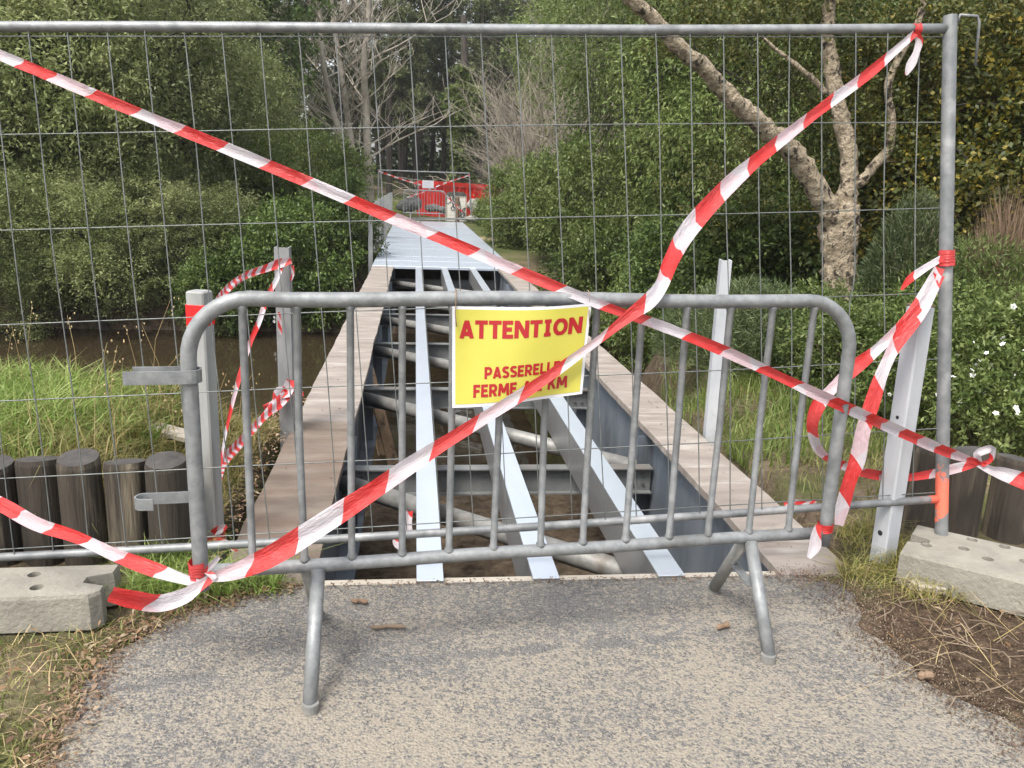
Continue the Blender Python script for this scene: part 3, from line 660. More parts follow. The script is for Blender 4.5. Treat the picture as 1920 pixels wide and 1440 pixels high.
# ------------------------------------------------------------------ yellow sign hung on the barrier
cn = [at_y(848, 574, 2.385), at_y(1110, 569, 2.415), at_y(848, 765, 2.372), at_y(1091, 738, 2.388)]     # TL TR BL BR
def sg(u, v, lift=0.0):                                  # u to the right, v down
    p = (cn[0] * (1 - u) + cn[1] * u) * (1 - v) + (cn[2] * (1 - u) + cn[3] * u) * v
    p = p + np.array([0, -.022 * math.sin(u * math.pi) * (.3 + .7 * v) + .006 * math.sin(u * 7 + v * 3) - lift, .006 * math.sin(math.pi * u) * (1 - v) * -1])
    return p
sgn = thing('warning_sign', 'yellow laminated paper sign with red ATTENTION lettering hung on the crowd barrier', 'sign', tuple((cn[2] + cn[3]) / 2))
def sheet(name, u0, u1, v0, v1, lift, mat, th=0.):
    m = MB(); n, k = 24, 10; vs = [sg(u0 + (u1 - u0) * i / n, v0 + (v1 - v0) * j / k, lift) for j in range(k + 1) for i in range(n + 1)]
    fs = [(j * (n + 1) + i, (j + 1) * (n + 1) + i, (j + 1) * (n + 1) + i + 1, j * (n + 1) + i + 1) for j in range(k) for i in range(n)]
    m.add(vs, fs); return m.build(name, mat, sgn, smooth=True)
sheet('paper_sheet', 0, 1, 0, 1, 0, MT['paper']); sheet('yellow_panel', .022, .978, .03, .968, .0009, MT['yellow'])
def arc(cx, cy, rx, ry, a0, a1, n=9): return [(cx + rx * math.cos(R(a)), cy + ry * math.sin(R(a))) for a in np.linspace(a0, a1, n)]
# bold capitals on a unit-high body: (advance width, strokes); each stroke is a polyline with flat ends
GL = {'A': (.80, [[(.11, 0), (.40, 1)], [(.69, 0), (.40, 1)], [(.2, .27), (.6, .27)]]), 'T': (.70, [[(.35, 0), (.35, 1)], [(0, .895), (.70, .895)]]),
      'E': (.62, [[(.115, 0), (.115, 1)], [(.2, .895), (.58, .895)], [(.2, .51), (.53, .51)], [(.2, .105), (.6, .105)]]), 'N': (.80, [[(.11, 0), (.11, 1)], [(.69, 0), (.69, 1)], [(.13, .97), (.67, .03)]]),
      'I': (.52, [[(.26, 0), (.26, 1)], [(.06, .905), (.46, .905)], [(.06, .095), (.46, .095)]]), 'O': (.86, [arc(.43, .5, .315, .40, 0, 360, 25)]),
      'P': (.70, [[(.115, 0), (.115, 1)], [(.15, .895)] + arc(.36, .65, .22, .245, 90, -90, 11) + [(.15, .405)]]), 'R': (.72, [[(.115, 0), (.115, 1)], [(.15, .895)] + arc(.36, .66, .22, .235, 90, -90, 11) + [(.15, .425)], [(.36, .42), (.60, 0)]]),
      'S': (.66, [arc(.335, .715, .225, .185, 25, 180, 8) + arc(.335, .73, .225, .2, 195, 262, 4) + arc(.325, .285, .23, .2, 80, 10, 5) + arc(.325, .285, .23, .185, -10, -160, 8)]),
      'L': (.60, [[(.115, 0), (.115, 1)], [(.2, .105), (.58, .105)]]), 'F': (.60, [[(.115, 0), (.115, 1)], [(.2, .895), (.58, .895)], [(.2, .49), (.53, .49)]]),
      'M': (.96, [[(.11, 0), (.16, 1)], [(.85, 0), (.80, 1)], [(.2, .95), (.48, .25)], [(.76, .95), (.48, .25)]]), 'K': (.74, [[(.115, 0), (.115, 1)], [(.2, .42), (.60, 1)], [(.34, .58), (.64, 0)]]),
      '1': (.52, [[(.28, 0), (.28, 1)], [(.08, .80), (.27, .93)], [(.06, .08), (.5, .08)]]), ' ': (.36, []), '2': (.6, [arc(.29, .72, .19, .19, 170, -30, 9) + [(.12, .1)], [(.1, .1), (.52, .1)]]), '3': (.6, [arc(.26, .73, .19, .18, 150, -90, 9), arc(.26, .29, .2, .2, 90, -150, 9)])}
def stroke_faces(pl, wd):
    P = [np.array(p, float) for p in pl]; n = len(P); vs = []
    for i in range(n):
        a = P[i] - P[i - 1] if i else P[1] - P[0]; b_ = P[i + 1] - P[i] if i < n - 1 else P[-1] - P[-2]
        a = a / np.linalg.norm(a); b_ = b_ / np.linalg.norm(b_); t = a + b_; t /= np.linalg.norm(t); nn = np.array([-t[1], t[0]]); k = wd / 2 / max(.6, float(np.dot(t, a)))
        vs += [P[i] + nn * k, P[i] - nn * k]
    return vs, [(2 * i, 2 * i + 1, 2 * i + 3, 2 * i + 2) for i in range(n - 1)]
def lettering(s, u0, u1, v0, v1, place, mat, parent, wd=.21, gap=.09, name='letter'):
    tot = sum(GL[c][0] + gap for c in s) - gap; x = 0.
    for c in s:
        adv, st = GL[c]; m = MB()
        for k, pl in enumerate(st):
            if len(pl) == 2:                              # long straight strokes follow the curl of the sheet
                pl = [tuple(np.array(pl[0]) * (1 - t) + np.array(pl[1]) * t) for t in np.linspace(0, 1, 6)]
            vs, fs = stroke_faces(pl, wd)
            m.add([place(u0 + (u1 - u0) * (x + q[0]) / tot, v1 - (v1 - v0) * min(max(q[1], 0), 1), .0018 + .00012 * k) for q in vs], fs)
        if st: m.build(name, mat, parent)
        x += adv + gap
lettering('ATTENTION', .052, .945, .135, .318, sg, MT['red_ink'], sgn, .245, .06); lettering('PASSERELLE', .235, .805, .60, .722, sg, MT['red_ink'], sgn, .235, .06); lettering('FERME A 1 KM', .155, .872, .775, .905, sg, MT['red_ink'], sgn, .235, .06)
q_ = at_y(1692, 800, 3.02); T_ = Matrix.Translation((q_[0], 3.02, 0)) @ Matrix.Rotation(.34, 4, 'Z')
lettering('32', .0, 1, 0, 1, lambda u, v, l: tuple(T_ @ Vector((-.0385 - l * .4, .012 - .022 * u, 1.03 - .016 * v))), MT['ink'], R1, .2, .12, 'number')
for px in (853, 1107):                                    # wire ties over the top rail
    p = at_y(px, 575, 2.40); x = p[0]; yb_ = by(x); m = MB()
    m.tube([(x + .004, yb_ - .04, ZT - .075), (x, yb_ - .04, ZT - .03)] + [(x + .002, yb_ - .029 * math.cos(a), ZT + .029 * math.sin(a)) for a in np.linspace(-.3, 3.4, 12)] + [(x, yb_ + .0, ZT - .06), (x + .004, yb_ - .036, ZT - .065)], .0016, 5)
    m.build('wire_tie', MT['tie'], sgn, smooth=True)

# ------------------------------------------------------------------ striped tapes
def ribbon(pts, seed=0, step=.012, wmul=1.0):
    P = catmull([(*at_y(a, b_, c), d * depth(at_y(a, b_, c)) / FPX * wmul) for a, b_, c, d in pts], step)
    m = MB(); m.uv = []; u = 0.; n = 4
    for i in range(len(P)):
        p = P[i, :3]; t = P[min(i + 1, len(P) - 1), :3] - P[max(i - 1, 0), :3]; t /= np.linalg.norm(t) + 1e-9
        view = p - EYE; view /= np.linalg.norm(view); s = np.cross(t, view); s /= np.linalg.norm(s) + 1e-9; nn = np.cross(s, t)
        if i: u += np.linalg.norm(p - P[i - 1, :3])
        tw = .55 * mnoise.noise((u * 2.1, seed, 0)); wd = max(P[i, 3], .006) * (1 + .13 * mnoise.noise((u * 6, seed, 7)))
        sd_ = s * math.cos(tw) + nn * math.sin(tw); up_ = nn * math.cos(tw) - s * math.sin(tw)
        for k in range(n + 1):
            c = k / n - .5; fold = wd * (.16 * math.cos(c * 6.2 + 3 * mnoise.noise((u * 3, seed, 2))) + .09 * mnoise.noise((u * 24, c * 4, seed)))
            m.v.append(tuple(p + sd_ * wd * c + up_ * fold)); m.uv.append((u, k / n))
    for i in range(len(P) - 1):
        for k in range(n):
            a = i * (n + 1) + k; m.f.append((a, a + 1, a + n + 2, a + n + 1))
    return m
def wrapband(center, axis_, r, h, seed):
    m = MB(); m.uv = []; ax_ = np.array(axis_, float); ax_ /= np.linalg.norm(ax_); a = np.cross(ax_, [0, 1, 0.01]); a /= np.linalg.norm(a); b_ = np.cross(ax_, a); n = 22
    for i in range(n + 1):
        t = 2 * math.pi * i / n
        for k in range(5):
            q = r * (1 + .16 * mnoise.noise((t * 2, k * 1.7, seed)) + .06)
            m.v.append(tuple(np.array(center) + ax_ * (h * (k / 4 - .5) + .006 * mnoise.noise((t * 1.5, k, seed + 3))) + (a * math.cos(t) + b_ * math.sin(t)) * q)); m.uv.append((.25 + t * r * .1, k / 4))
    for i in range(n):
        for k in range(4):
            j = i * 5 + k; m.f.append((j, j + 1, j + 6, j + 5))
    return m
def tape(label, mat, main, extra=(), group='striped barrier tapes'):
    o = thing('barrier_tape', label, 'tape', tuple(at_y(*main[0][:3])), group)
    ribbon(main, len(main)).build('band', MT[mat], o, smooth=True)
    for i, e in enumerate(extra):
        if isinstance(e, list): ribbon(e, i + 3.3).build('tail', MT[mat], o, smooth=True)
        else: e.build('knot', MT[mat], o, smooth=True)
    return o
tape('red and white tape strung from the upper left edge down to the right palisade', 'tape',
     [(-107, 53, 3.175, 12), (-40, 84, 3.05, 19), (0, 103, 2.97, 19), (130, 158, 2.83, 21), (260, 212, 2.80, 21), (400, 268, 2.76, 22), (560, 334, 2.70, 22), (700, 393, 2.64, 22), (840, 452, 2.56, 22), (960, 503, 2.49, 22),
      (1090, 557, 2.425, 19), (1170, 588, 2.43, 17), (1240, 612, 2.44, 20), (1350, 655, 2.46, 21), (1450, 700, 2.475, 19), (1560, 752, 2.49, 21), (1660, 797, 2.72, 21), (1770, 845, 2.925, 19), (1835, 868, 3.08, 11)],
     [[(1835, 868, 3.08, 14), (1855, 880, 3.06, 16), (1880, 888, 3.05, 26), (1930, 905, 3.0, 36)], [(1835, 868, 3.07, 12), (1832, 852, 3.06, 14), (1848, 843, 3.06, 14), (1861, 842, 3.06, 12), (1858, 862, 3.07, 8), (1840, 872, 3.07, 10)]])
tape('red and white tape running from the fence top right corner to the barrier left foot', 'tape_mid',
     [(1716, 62, 3.165, 12.0), (1690, 85, 3.14, 14.6), (1620, 145, 3.08, 18.9), (1550, 196, 3.0, 20.6), (1470, 258, 2.92, 21.5), (1390, 325, 2.83, 28.4), (1330, 385, 2.75, 32.7), (1285, 440, 2.66, 34.4), (1258, 490, 2.57, 29.2), (1240, 535, 2.46, 25.8),
      (1215, 566, 2.405, 29.2), (1180, 592, 2.395, 22.4), (1130, 632, 2.385, 14.6), (1060, 683, 2.37, 18.9), (985, 735, 2.34, 22.4), (890, 795, 2.33, 23.2), (800, 852, 2.325, 27.5), (700, 920, 2.31, 34.4), (600, 985, 2.295, 41.3), (510, 1042, 2.28, 39.6), (440, 1072, 2.285, 31.0), (398, 1083, 2.30, 17.2)],
     [[(398, 1083, 2.30, 16), (375, 1098, 2.285, 20), (345, 1118, 2.27, 30), (300, 1131, 2.24, 34), (250, 1124, 2.2, 34), (207, 1114, 2.17, 28)],
      [(1716, 62, 3.165, 12), (1724, 75, 3.16, 14), (1718, 100, 3.155, 12), (1708, 122, 3.15, 16), (1699, 141, 3.15, 5)],
      wrapband(at_y(1717, 56, 3.2), FTR - FTL, .021, .03, 1.)])
tape('red and white tape sagging from the left picture edge to the barrier foot', 'tape',
     [(-127, 880, 2.985, 14), (-40, 925, 2.78, 24), (10, 950, 2.66, 26), (70, 983, 2.56, 25), (140, 1006, 2.5, 22), (220, 1042, 2.42, 24), (300, 1072, 2.35, 26), (372, 1095, 2.30, 16)],
     [wrapband(at_y(372, 1068, by(XA)), (0, 0, 1), .026, .055, 2.), [(385, 1072, 2.30, 8), (396, 1060, 2.29, 12), (410, 1044, 2.28, 8)], [(385, 1072, 2.30, 6), (396, 1078, 2.29, 12), (402, 1086, 2.28, 10)]])
tape('striped tape hanging from the fence upright in a loop back to the right palisade', 'tape',
     [(1762, 502, 2.985, 18), (1735, 553, 2.975, 24), (1700, 600, 2.95, 20), (1650, 650, 2.92, 20), (1605, 688, 2.88, 26), (1560, 730, 2.84, 20), (1534, 762, 2.82, 24), (1523, 800, 2.82, 20), (1532, 838, 2.84, 18), (1552, 858, 2.88, 14), (1590, 876, 2.95, 18), (1630, 888, 3.02, 18), (1690, 896, 3.12, 14), (1750, 888, 3.12, 16), (1800, 876, 3.11, 18), (1836, 868, 3.09, 10)],
     [wrapband(at_y(1775, 484, 3.085), FTR - FBR, .028, .062, 5.), [(1766, 484, 3.05, 12), (1735, 503, 3.02, 13), (1708, 522, 3.0, 14), (1690, 543, 2.98, 5)]])
tape('striped tape hanging straight down beside the white square post', 'tape_mid',
     [(1760, 515, 2.98, 22), (1728, 575, 2.965, 30), (1700, 615, 2.93, 28), (1672, 660, 2.90, 22), (1650, 710, 2.88, 24), (1634, 760, 2.87, 26), (1618, 810, 2.86, 26), (1608, 860, 2.85, 28), (1592, 905, 2.84, 24), (1580, 950, 2.83, 24), (1573, 985, 2.82, 16)])
m = wrapband(at_y(1547, 988, by(XB)), (0, 0, 1), .025, .03, 7.)
tape('short red tape end knotted on the right foot of the crowd barrier', 'tape_mid', [(1535, 985, 2.50, 12), (1530, 1005, 2.495, 18), (1528, 1025, 2.49, 20), (1516, 1046, 2.485, 8)], [m])
F4 = 'fine striped tapes on the left posts'
tape('finely striped tape arched from the top of the grey channel post to the banded post', 'tape_fine',
     [(546, 488, 4.82, 12), (525, 494, 4.80, 16), (500, 503, 4.75, 14), (465, 515, 4.6, 13), (440, 530, 4.4, 13), (420, 549, 4.2, 13), (402, 575, 3.9, 14), (388, 600, 3.5, 13)], [[(548, 497, 4.82, 6), (549, 515, 4.82, 6), (545, 526, 4.82, 4)], [(523, 585, 4.80, 5), (525, 612, 4.8, 7), (527, 628, 4.8, 4)]], F4)
tape('thin striped tape slanting down from the grey channel post top to the banded post foot', 'tape_mid',
     [(528, 500, 4.81, 7), (518, 525, 4.7, 9), (500, 560, 4.6, 9), (487, 600, 4.45, 10), (470, 640, 4.3, 9), (457, 680, 4.15, 9), (444, 725, 4.0, 8), (430, 780, 3.8, 6), (420, 830, 3.65, 5), (412, 880, 3.5, 6)], (), F4)
tape('striped tape knotted low on the grey channel post and drawn to the banded post foot', 'tape_fine',
     [(540, 738, 4.82, 18), (522, 756, 4.75, 20), (500, 776, 4.65, 15), (478, 800, 4.5, 14), (450, 830, 4.25, 17), (425, 858, 4.0, 18), (413, 880, 3.8, 15), (409, 920, 3.5, 10), (408, 965, 3.35, 8)],
     [[(545, 712, 4.82, 16), (538, 735, 4.8, 22), (524, 735, 4.8, 22), (516, 755, 4.78, 16), (495, 765, 4.76, 12)], [(544, 740, 4.82, 6), (556, 738, 4.8, 10), (569, 738, 4.79, 9)], wrapband(at_y(399, 1004, 3.30), (0, 0, 1), .05, .035, 3.), [(398, 1000, 3.25, 12), (412, 992, 3.24, 16), (424, 985, 3.24, 8)], [(402, 1010, 3.24, 10), (430, 1022, 3.2, 12), (446, 1042, 3.18, 6)]], F4)
def scrap(label, pts, mat='tape_fine'):
    o = ribbon(pts, 9.1).build('tape_scrap', MT[mat], None, smooth=True); tag(o, label, 'tape scrap', 'tape scraps')
scrap('crumpled tape scrap on the grass beside the right edge board', [(1470, 945, 3.55, 8), (1490, 941, 3.56, 10), (1510, 944, 3.57, 8), (1530, 940, 3.6, 6)])
scrap('red tape scrap lying in the mud under the first bright joist', [(768, 958, 4.2, 12), (764, 985, 4.1, 16), (772, 1000, 4.05, 8)], 'tape_mid')
scrap('small red tape scrap nearest the abutment under the bridge', [(740, 1006, 3.9, 8), (743, 1020, 3.85, 11), (750, 1030, 3.8, 5)], 'tape_mid')

# ------------------------------------------------------------------ broken timber under the bridge
def plank(px0, py0, Ya, px1, py1, Yb, w, th, label):
    a, b_ = at_y(px0, py0, Ya), at_y(px1, py1, Yb); dd = b_ - a; L = np.linalg.norm(dd); q = Vector(dd).to_track_quat('Z', 'Y').to_matrix().to_4x4(); T = Matrix.Translation(a) @ q
    m = MB(); m.bbox(-w / 2, w / 2, -th / 2, th / 2, 0, L, .004, T); tag(m.build('timber_plank', MT['plank']), label, 'plank', 'broken planks under the bridge')
plank(690, 690, 7.6, 738, 872, 7.0, .10, .03, 'split pine plank leaning against the left girder above the water')
plank(684, 715, 8.0, 716, 855, 7.6, .06, .04, 'darker broken plank behind the leaning pine plank')

# ------------------------------------------------------------------ far end of the bridge
ff = thing('far_fence_panel', 'mesh fence panel with tape across the far end of the bridge', 'fence', (0, 31.6, 0))
TLc, BLc, TRc, BRc = at_y(710, 319, 31.6), at_y(709, 417, 31.6), at_y(880, 325, 31.8), at_y(884, 417, 31.8)
for a, b_ in ((TLc, BLc), (TRc, BRc)):
    m = MB(); m.tube([a, b_], .03, 8); m.build('upright', MT['galv'], ff)
m = MB(); m.tube([TLc, TRc], .024, 8); m.build('rail', MT['galv'], ff)
m = MB(); m.tube([BLc * .92 + TLc * .08, BRc * .92 + TRc * .08], .025, 8); m.build('rail', MT['galv'], ff)
m = MB()
for k in range(1, 27):
    t = k / 27; m.tube([TLc * (1 - t) + TRc * t, BLc * (1 - t) + BRc * t], .002, 4, False)
for k in range(1, 7):
    t = k / 7; m.tube([TLc * (1 - t) + BLc * t, TRc * (1 - t) + BRc * t], .002, 4, False)
tag(m.build('wire_mesh', MT['wire'], ff), kind='stuff')
tape('distant tape falling from the left top of the far fence', 'tape', [(711, 321, 31.5, 2.6), (750, 335, 31.45, 2.6), (790, 347, 31.4, 2.6), (825, 357, 31.4, 2.6), (845, 375, 31.4, 2.4), (868, 398, 31.4, 2.4)], (), 'tapes on the far fence')
tape('distant tape rising to the right top of the far fence', 'tape', [(762, 370, 31.4, 2.4), (800, 357, 31.4, 2.6), (835, 343, 31.45, 2.8), (880, 328, 31.6, 2.6)], (), 'tapes on the far fence')
fb = crowd_barrier('distant crowd barrier below the far fence in front of the red container', 13, False, 'far_crowd_barrier')
sc = 1.52 / 2.054; a = at_y(757, 414, 31.2)
fb.matrix_world = Matrix.Translation((a[0] - XA * sc, 31.2 - 2.4 * sc, -.02)) @ Matrix.Diagonal((sc, sc, 1.0, 1))
nt_ = thing('paper_notice', 'white paper notice pinned on the far fence', 'notice', tuple(at_y(802, 353, 31.35)))
a, b_ = at_y(792, 338, 31.38), at_y(813, 353, 31.38); m = MB(); m.box(a[0], b_[0], 31.37, 31.38, b_[2], a[2]); m.build('sheet', MT['paper'], nt_)
m = MB()
for k in range(9):
    z = a[2] - .03 - k * .03; m.box(a[0] + .03, b_[0] - .03 - .05 * (k % 3), 31.366, 31.368, z - .006, z)
m.build('printed_lines', MT['grey_ink'], nt_)
# white cabinet with graffiti
ca, cb_ = at_y(836, 366, 32.6), at_y(874, 416, 32.6); x0, x1, z0, z1 = ca[0], cb_[0], min(cb_[2], -.02), ca[2]
cbn = thing('white_cabinet', 'white cabinet with dark peaked lid and black graffiti beside the far fence', 'cabinet', ((x0 + x1) / 2, 32.8, z0))
m = MB(); m.bbox(x0, x1, 32.6, 33.1, z0, z1, .015); m.build('body', MT['cab_white'], cbn)
m = MB(); pr = [(x0 - .02, z1 + .002), (x1 + .02, z1 + .002), (x1 - .1, z1 + .13), (x0 + .12, z1 + .13)]
m.add([(x, y, z) for y in (32.57, 33.13) for x, z in pr], [(0, 1, 2, 3), (7, 6, 5, 4), (0, 4, 5, 1), (1, 5, 6, 2), (2, 6, 7, 3), (3, 7, 4, 0)]); m.build('lid', MT['cab_dark'], cbn, fix=True)
m = MB()
for (xa, xb) in ((x0, x0 + .05), (x1 - .05, x1)): m.box(xa, xb, 32.585, 32.597, z0, z1)
m.box(x0 + .052, x1 - .052, 32.585, 32.597, z1 - .05, z1); m.build('door_frame', MT['sill'], cbn)
rr = random.Random(8)
for k in range(3):
    cx, cz = x0 + .2 + .18 * k, z0 + .85 - .25 * k; P = [(cx + .15 * math.sin(t * 2.3 + k) + .05 * math.sin(t * 5), 32.588, cz + .16 * math.cos(t * 3.1 + k) + .03 * math.cos(t * 7)) for t in np.linspace(0, 6, 46)]
    m = MB(); m.tube(P, .013, 5); m.build('graffiti', MT['ink'], cbn)
a, b_ = at_y(857, 370, 32.2), at_y(857, 417, 32.2); m = MB(); m.tube([(b_[0], 32.2, -.2), (b_[0] + .005, 32.2, a[2] - .02), (b_[0], 32.2, a[2])], [.085, .08, .07], 12)
tag(m.build('wooden_stake', MT['stake']), 'brown round stake in front of the white cabinet', 'stake')
# red open-top container
ct = thing('red_container', 'red ribbed open top waste container behind the far fence', 'container', (1.5, 38, 0))
A, B = at_y(823, 341, 36.5), at_y(950, 350, 38.6); L = math.hypot(B[0] - A[0], B[1] - A[1]); an = math.atan2(B[1] - A[1], B[0] - A[0])
pitch = math.atan2(B[2] - A[2], L); zt = A[2]; hC = 1.52; T = Matrix.Translation((A[0], A[1], zt)) @ Matrix.Rotation(an, 4, 'Z') @ Matrix.Rotation(-pitch, 4, 'Y')
m = MB(); m.box(0, L, 0, .06, -hC, 0, T); m.box(0, L, 1.54, 1.6, -hC, 0, T); m.box(0, .06, .06, 1.54, -hC, 0, T); m.box(L - .06, L, .06, 1.54, -hC, 0, T); m.box(.06, L - .06, .06, 1.54, -hC, -hC + .06, T)
m.build('body', MT['red_paint'], ct)
m = MB(); m.box(-.03, L + .03, -.07, -.002, -.16, .02, T); m.build('rim', MT['red_paint'], ct)
m = MB(); m.box(-.07, -.002, -.07, 1.65, -.16, .022, T); m.build('rim', MT['red_paint'], ct)
for k in range(9):
    x = .25 + k * (L - .5) / 8; m = MB(); m.box(x - .05, x + .05, -.065, -.002, -hC, -.162, T); m.build('rib', MT['red_paint'], ct)
for k in range(4):
    y = .15 + k * .4; m = MB(); m.box(-.065, -.002, y, y + .09, -hC, -.162, T); m.build('rib', MT['red_paint'], ct)
# rubble
def boulder(px, py, Yc, rx, rz_, mat, label, seed):
    p = at_y(px, py, Yc); bm = bmesh.new(); bmesh.ops.create_icosphere(bm, subdivisions=3, radius=1)
    for v in bm.verts:
        d_ = v.co.normalized(); k = 1 + .22 * mnoise.noise(d_ * 1.4 + Vector((seed, 0, 0))) + .12 * mnoise.noise(d_ * 4 + Vector((0, seed, 0)))
        v.co = Vector((p[0] + d_.x * rx * k, Yc + d_.y * rx * .8 * k, p[2] + d_.z * rz_ * k))
    me = bpy.data.meshes.new('boulder'); bm.to_mesh(me); bm.free(); me.materials.append(MT[mat]); tag(obj('boulder', me), label, 'boulder', 'rubble by the red container')
boulder(772, 382, 35, .40, .33, 'stone', 'tall grey boulder left of the red container', 1.)
boulder(757, 386, 34.6, .28, .24, 'stone', 'small grey boulder at the left of the rubble', 2.)
boulder(812, 390, 35, .35, .16, 'stone', 'low grey boulder in front of the red container', 3.)
boulder(829, 393, 34.2, .22, .13, 'stone', 'low grey boulder beside the white cabinet', 4.)
boulder(890, 384, 34, .32, .25, 'stone_pale', 'pale boulder right of the far fence', 5.)
boulder(897, 393, 33, .26, .2, 'stone_pale', 'small pale boulder at the foot of the right shrubs', 6.)
boulder(888, 410, 31.9, .28, .13, 'stone_pale', 'flat pale slab beside the far end of the deck', 7.)

# ------------------------------------------------------------------ vegetation
def unit(v): return v / (np.linalg.norm(v, axis=-1, keepdims=True) + 1e-9)
def leaf_arrays(pos, dirs, L, W, rg):
    n = len(pos); L = L * rg.uniform(.65, 1.25, (n, 1)); W = W * rg.uniform(.7, 1.2, (n, 1)); d_ = unit(dirs); s = unit(np.cross(d_, rg.normal(size=(n, 3)))); nn = np.cross(d_, s)
    mid = pos + d_ * L * .45 + nn * W * .18
    v = np.stack([pos, mid + s * W * .5, pos + d_ * L - nn * L * .12, mid - s * W * .5], 1).reshape(-1, 3)
    return v, np.arange(n * 4).reshape(-1, 4)
def crown_points(seed, rad, lobes, twigs, leaves, lr=(.22, .4), twl=.4, droop=.3, shell=.55, flat=0., bottom=-1.):
    """leaf positions and directions for a crown: lobes > twigs > leaves, inside an ellipsoid of radii `rad` centred on the origin"""
    rg = np.random.default_rng(seed); rad = np.array(rad, float)
    c = unit(rg.normal(size=(lobes * 3, 3))) * rg.uniform(.15, 1, (lobes * 3, 1)) ** .45
    c = c[c[:, 2] > bottom][:lobes]; C_ = c * rad * .78; k = len(C_); rl = rg.uniform(*lr, (k, 1)) * rad.mean()
    d_ = unit(rg.normal(size=(k, twigs, 3)) + unit(C_ + 1e-6)[:, None] * .7 + np.array([0, 0, .35]))
    base = C_[:, None] + d_ * rl[:, None] * rg.uniform(shell, 1.05, (k, twigs, 1)) * np.array([1, 1, .8])
    td = unit(d_ + rg.normal(size=d_.shape) * .45 + np.array([0, 0, -droop]))
    t = rg.uniform(0, 1, (k, twigs, leaves, 1)); pos = base[:, :, None] + td[:, :, None] * t * twl + rg.normal(size=(k, twigs, leaves, 3)) * twl * .13
    ld = unit(td[:, :, None] * .8 + rg.normal(size=pos.shape) * .75 + np.array([0, 0, -droop * .8]))
    return pos.reshape(-1, 3), ld.reshape(-1, 3), C_, rg
def limb_mesh(mb, base, tips, r0, rg, n=7, sag=.0):
    for tp in tips:
        tp = np.array(tp); mid = (base + tp) / 2 + rg.normal(size=3) * .12 * np.linalg.norm(tp - base) * np.array([1, 1, .4]) + np.array([0, 0, sag])
        P = catmull([base, mid, tp], max(.25, np.linalg.norm(tp - base) / 7)); r = np.linspace(r0, r0 * .25, len(P)); mb.tube(P, r, n, False)
def make_tree(name, label, cat, seed, rad, hc, mat, bark, lobes, twigs, leaves, L, W, trunk_r, group=None, droop=.3, twl=.4, lr=(.22, .4), stems=1, foliage='crown', wood='trunk', bottom=-1., shell=.55):
    t = thing(name, label, cat, (0, 0, 0), group, local=True)
    pos, ld, C_, rg = crown_points(seed, rad, lobes, twigs, leaves, lr, twl, droop, shell, bottom=bottom)
    pos = pos + [0, 0, hc]; keep = pos[:, 2] > .02; v, q = leaf_arrays(pos[keep], ld[keep], L, W, rg)
    obj(foliage, np_mesh(foliage, v, q, MT[mat]), t)
    m = MB(); C2 = C_ + [0, 0, hc]
    for s in range(stems):
        b0 = np.array([rg.normal() * .12 * (stems > 1), rg.normal() * .12 * (stems > 1), -.25]); top = np.array([rg.normal() * .2 * rad[0], rg.normal() * .2 * rad[1], hc + rad[2] * .1])
        P = catmull([b0, b0 * .5 + top * .5 + rg.normal(size=3) * [.2, .2, 0], top], .5); m.tube(P, np.linspace(trunk_r, trunk_r * .5, len(P)), 9, False)
        sub = C2[s::stems]
        limb_mesh(m, P[len(P) // 2], sub[: len(sub) // 2], trunk_r * .38, rg); limb_mesh(m, P[-1], sub[len(sub) // 2:], trunk_r * .34, rg)
    for c in C2:                                             # thin twigs reaching out of the leaf mass
        o_ = unit(c - [0, 0, hc] + rg.normal(size=3) * .4 * np.array(rad)); e = c + o_ * rg.uniform(.25, .5) * float(np.mean(rad)); m.tube([c, (c + e) / 2 + rg.normal(size=3) * .06, e], [.016, .011, .004], 4, False)
    m.build(wood, MT[bark], t, smooth=True); return t
def ground_at(px, Yc):
    x = at_y(px, 400, Yc)[0]; return (x, Yc, float(zg(x, Yc)))
def plant(proto, spots):
    """spots: (photo column, distance, turn, scale, label); the first keeps the prototype"""
    for i, (px, Yc, rz, s, lb) in enumerate(spots):
        o = proto if i == 0 else copy_tree(proto)
        o.location = ground_at(px, Yc); o.rotation_euler = (0, 0, rz); o.scale = (s, s, s) if np.isscalar(s) else s; o['label'] = lb

VL = 'trees on the far bank left of the bridge'; VR = 'trees right of the bridge'
t = make_tree('willow_tree', 'x', 'tree', 11, (2.9, 2.6, 3.5), 3.3, 'willow', 'bark_dark', 50, 58, 20, .10, .037, .17, VL, .3, .5, (.16, .42))
plant(t, [(75, 16.9, 0, 1.0, 'grey-green willow at the upper left picture edge'), (290, 17.6, 2.1, .95, 'grey-green willow filling the upper left beside the picture-edge willow'), (-170, 15.9, 4.0, 1.0, 'willow reaching in from beyond the left picture edge'), (420, 24., 1.2, .82, 'small willow in front of the dark oak left of the bare trees'), (165, 22, 5.0, 1.0, 'willow showing between the two near left willows'), (-40, 22, .9, 1.05, 'willow behind the picture-edge willow on the left'), (345, 27, 3.4, .95, 'willow behind the small willow on the left'), (185, 15.3, 3.9, (.62, .5, .5), 'low willow growth dipping to the water at the left'), (20, 15.1, 1.7, (.6, .5, .45), 'low willow growth at the water by the left picture edge'), (350, 15.7, .2, (.5, .45, .4), 'low willow growth at the water behind the banded post')])
t = make_tree('poplar_tree', 'x', 'tree', 23, (2.5, 2.4, 4.0), 4.6, 'fresh', 'bark_dark', 54, 48, 18, .11, .036, .15, VR, .6, .65, (.13, .36))
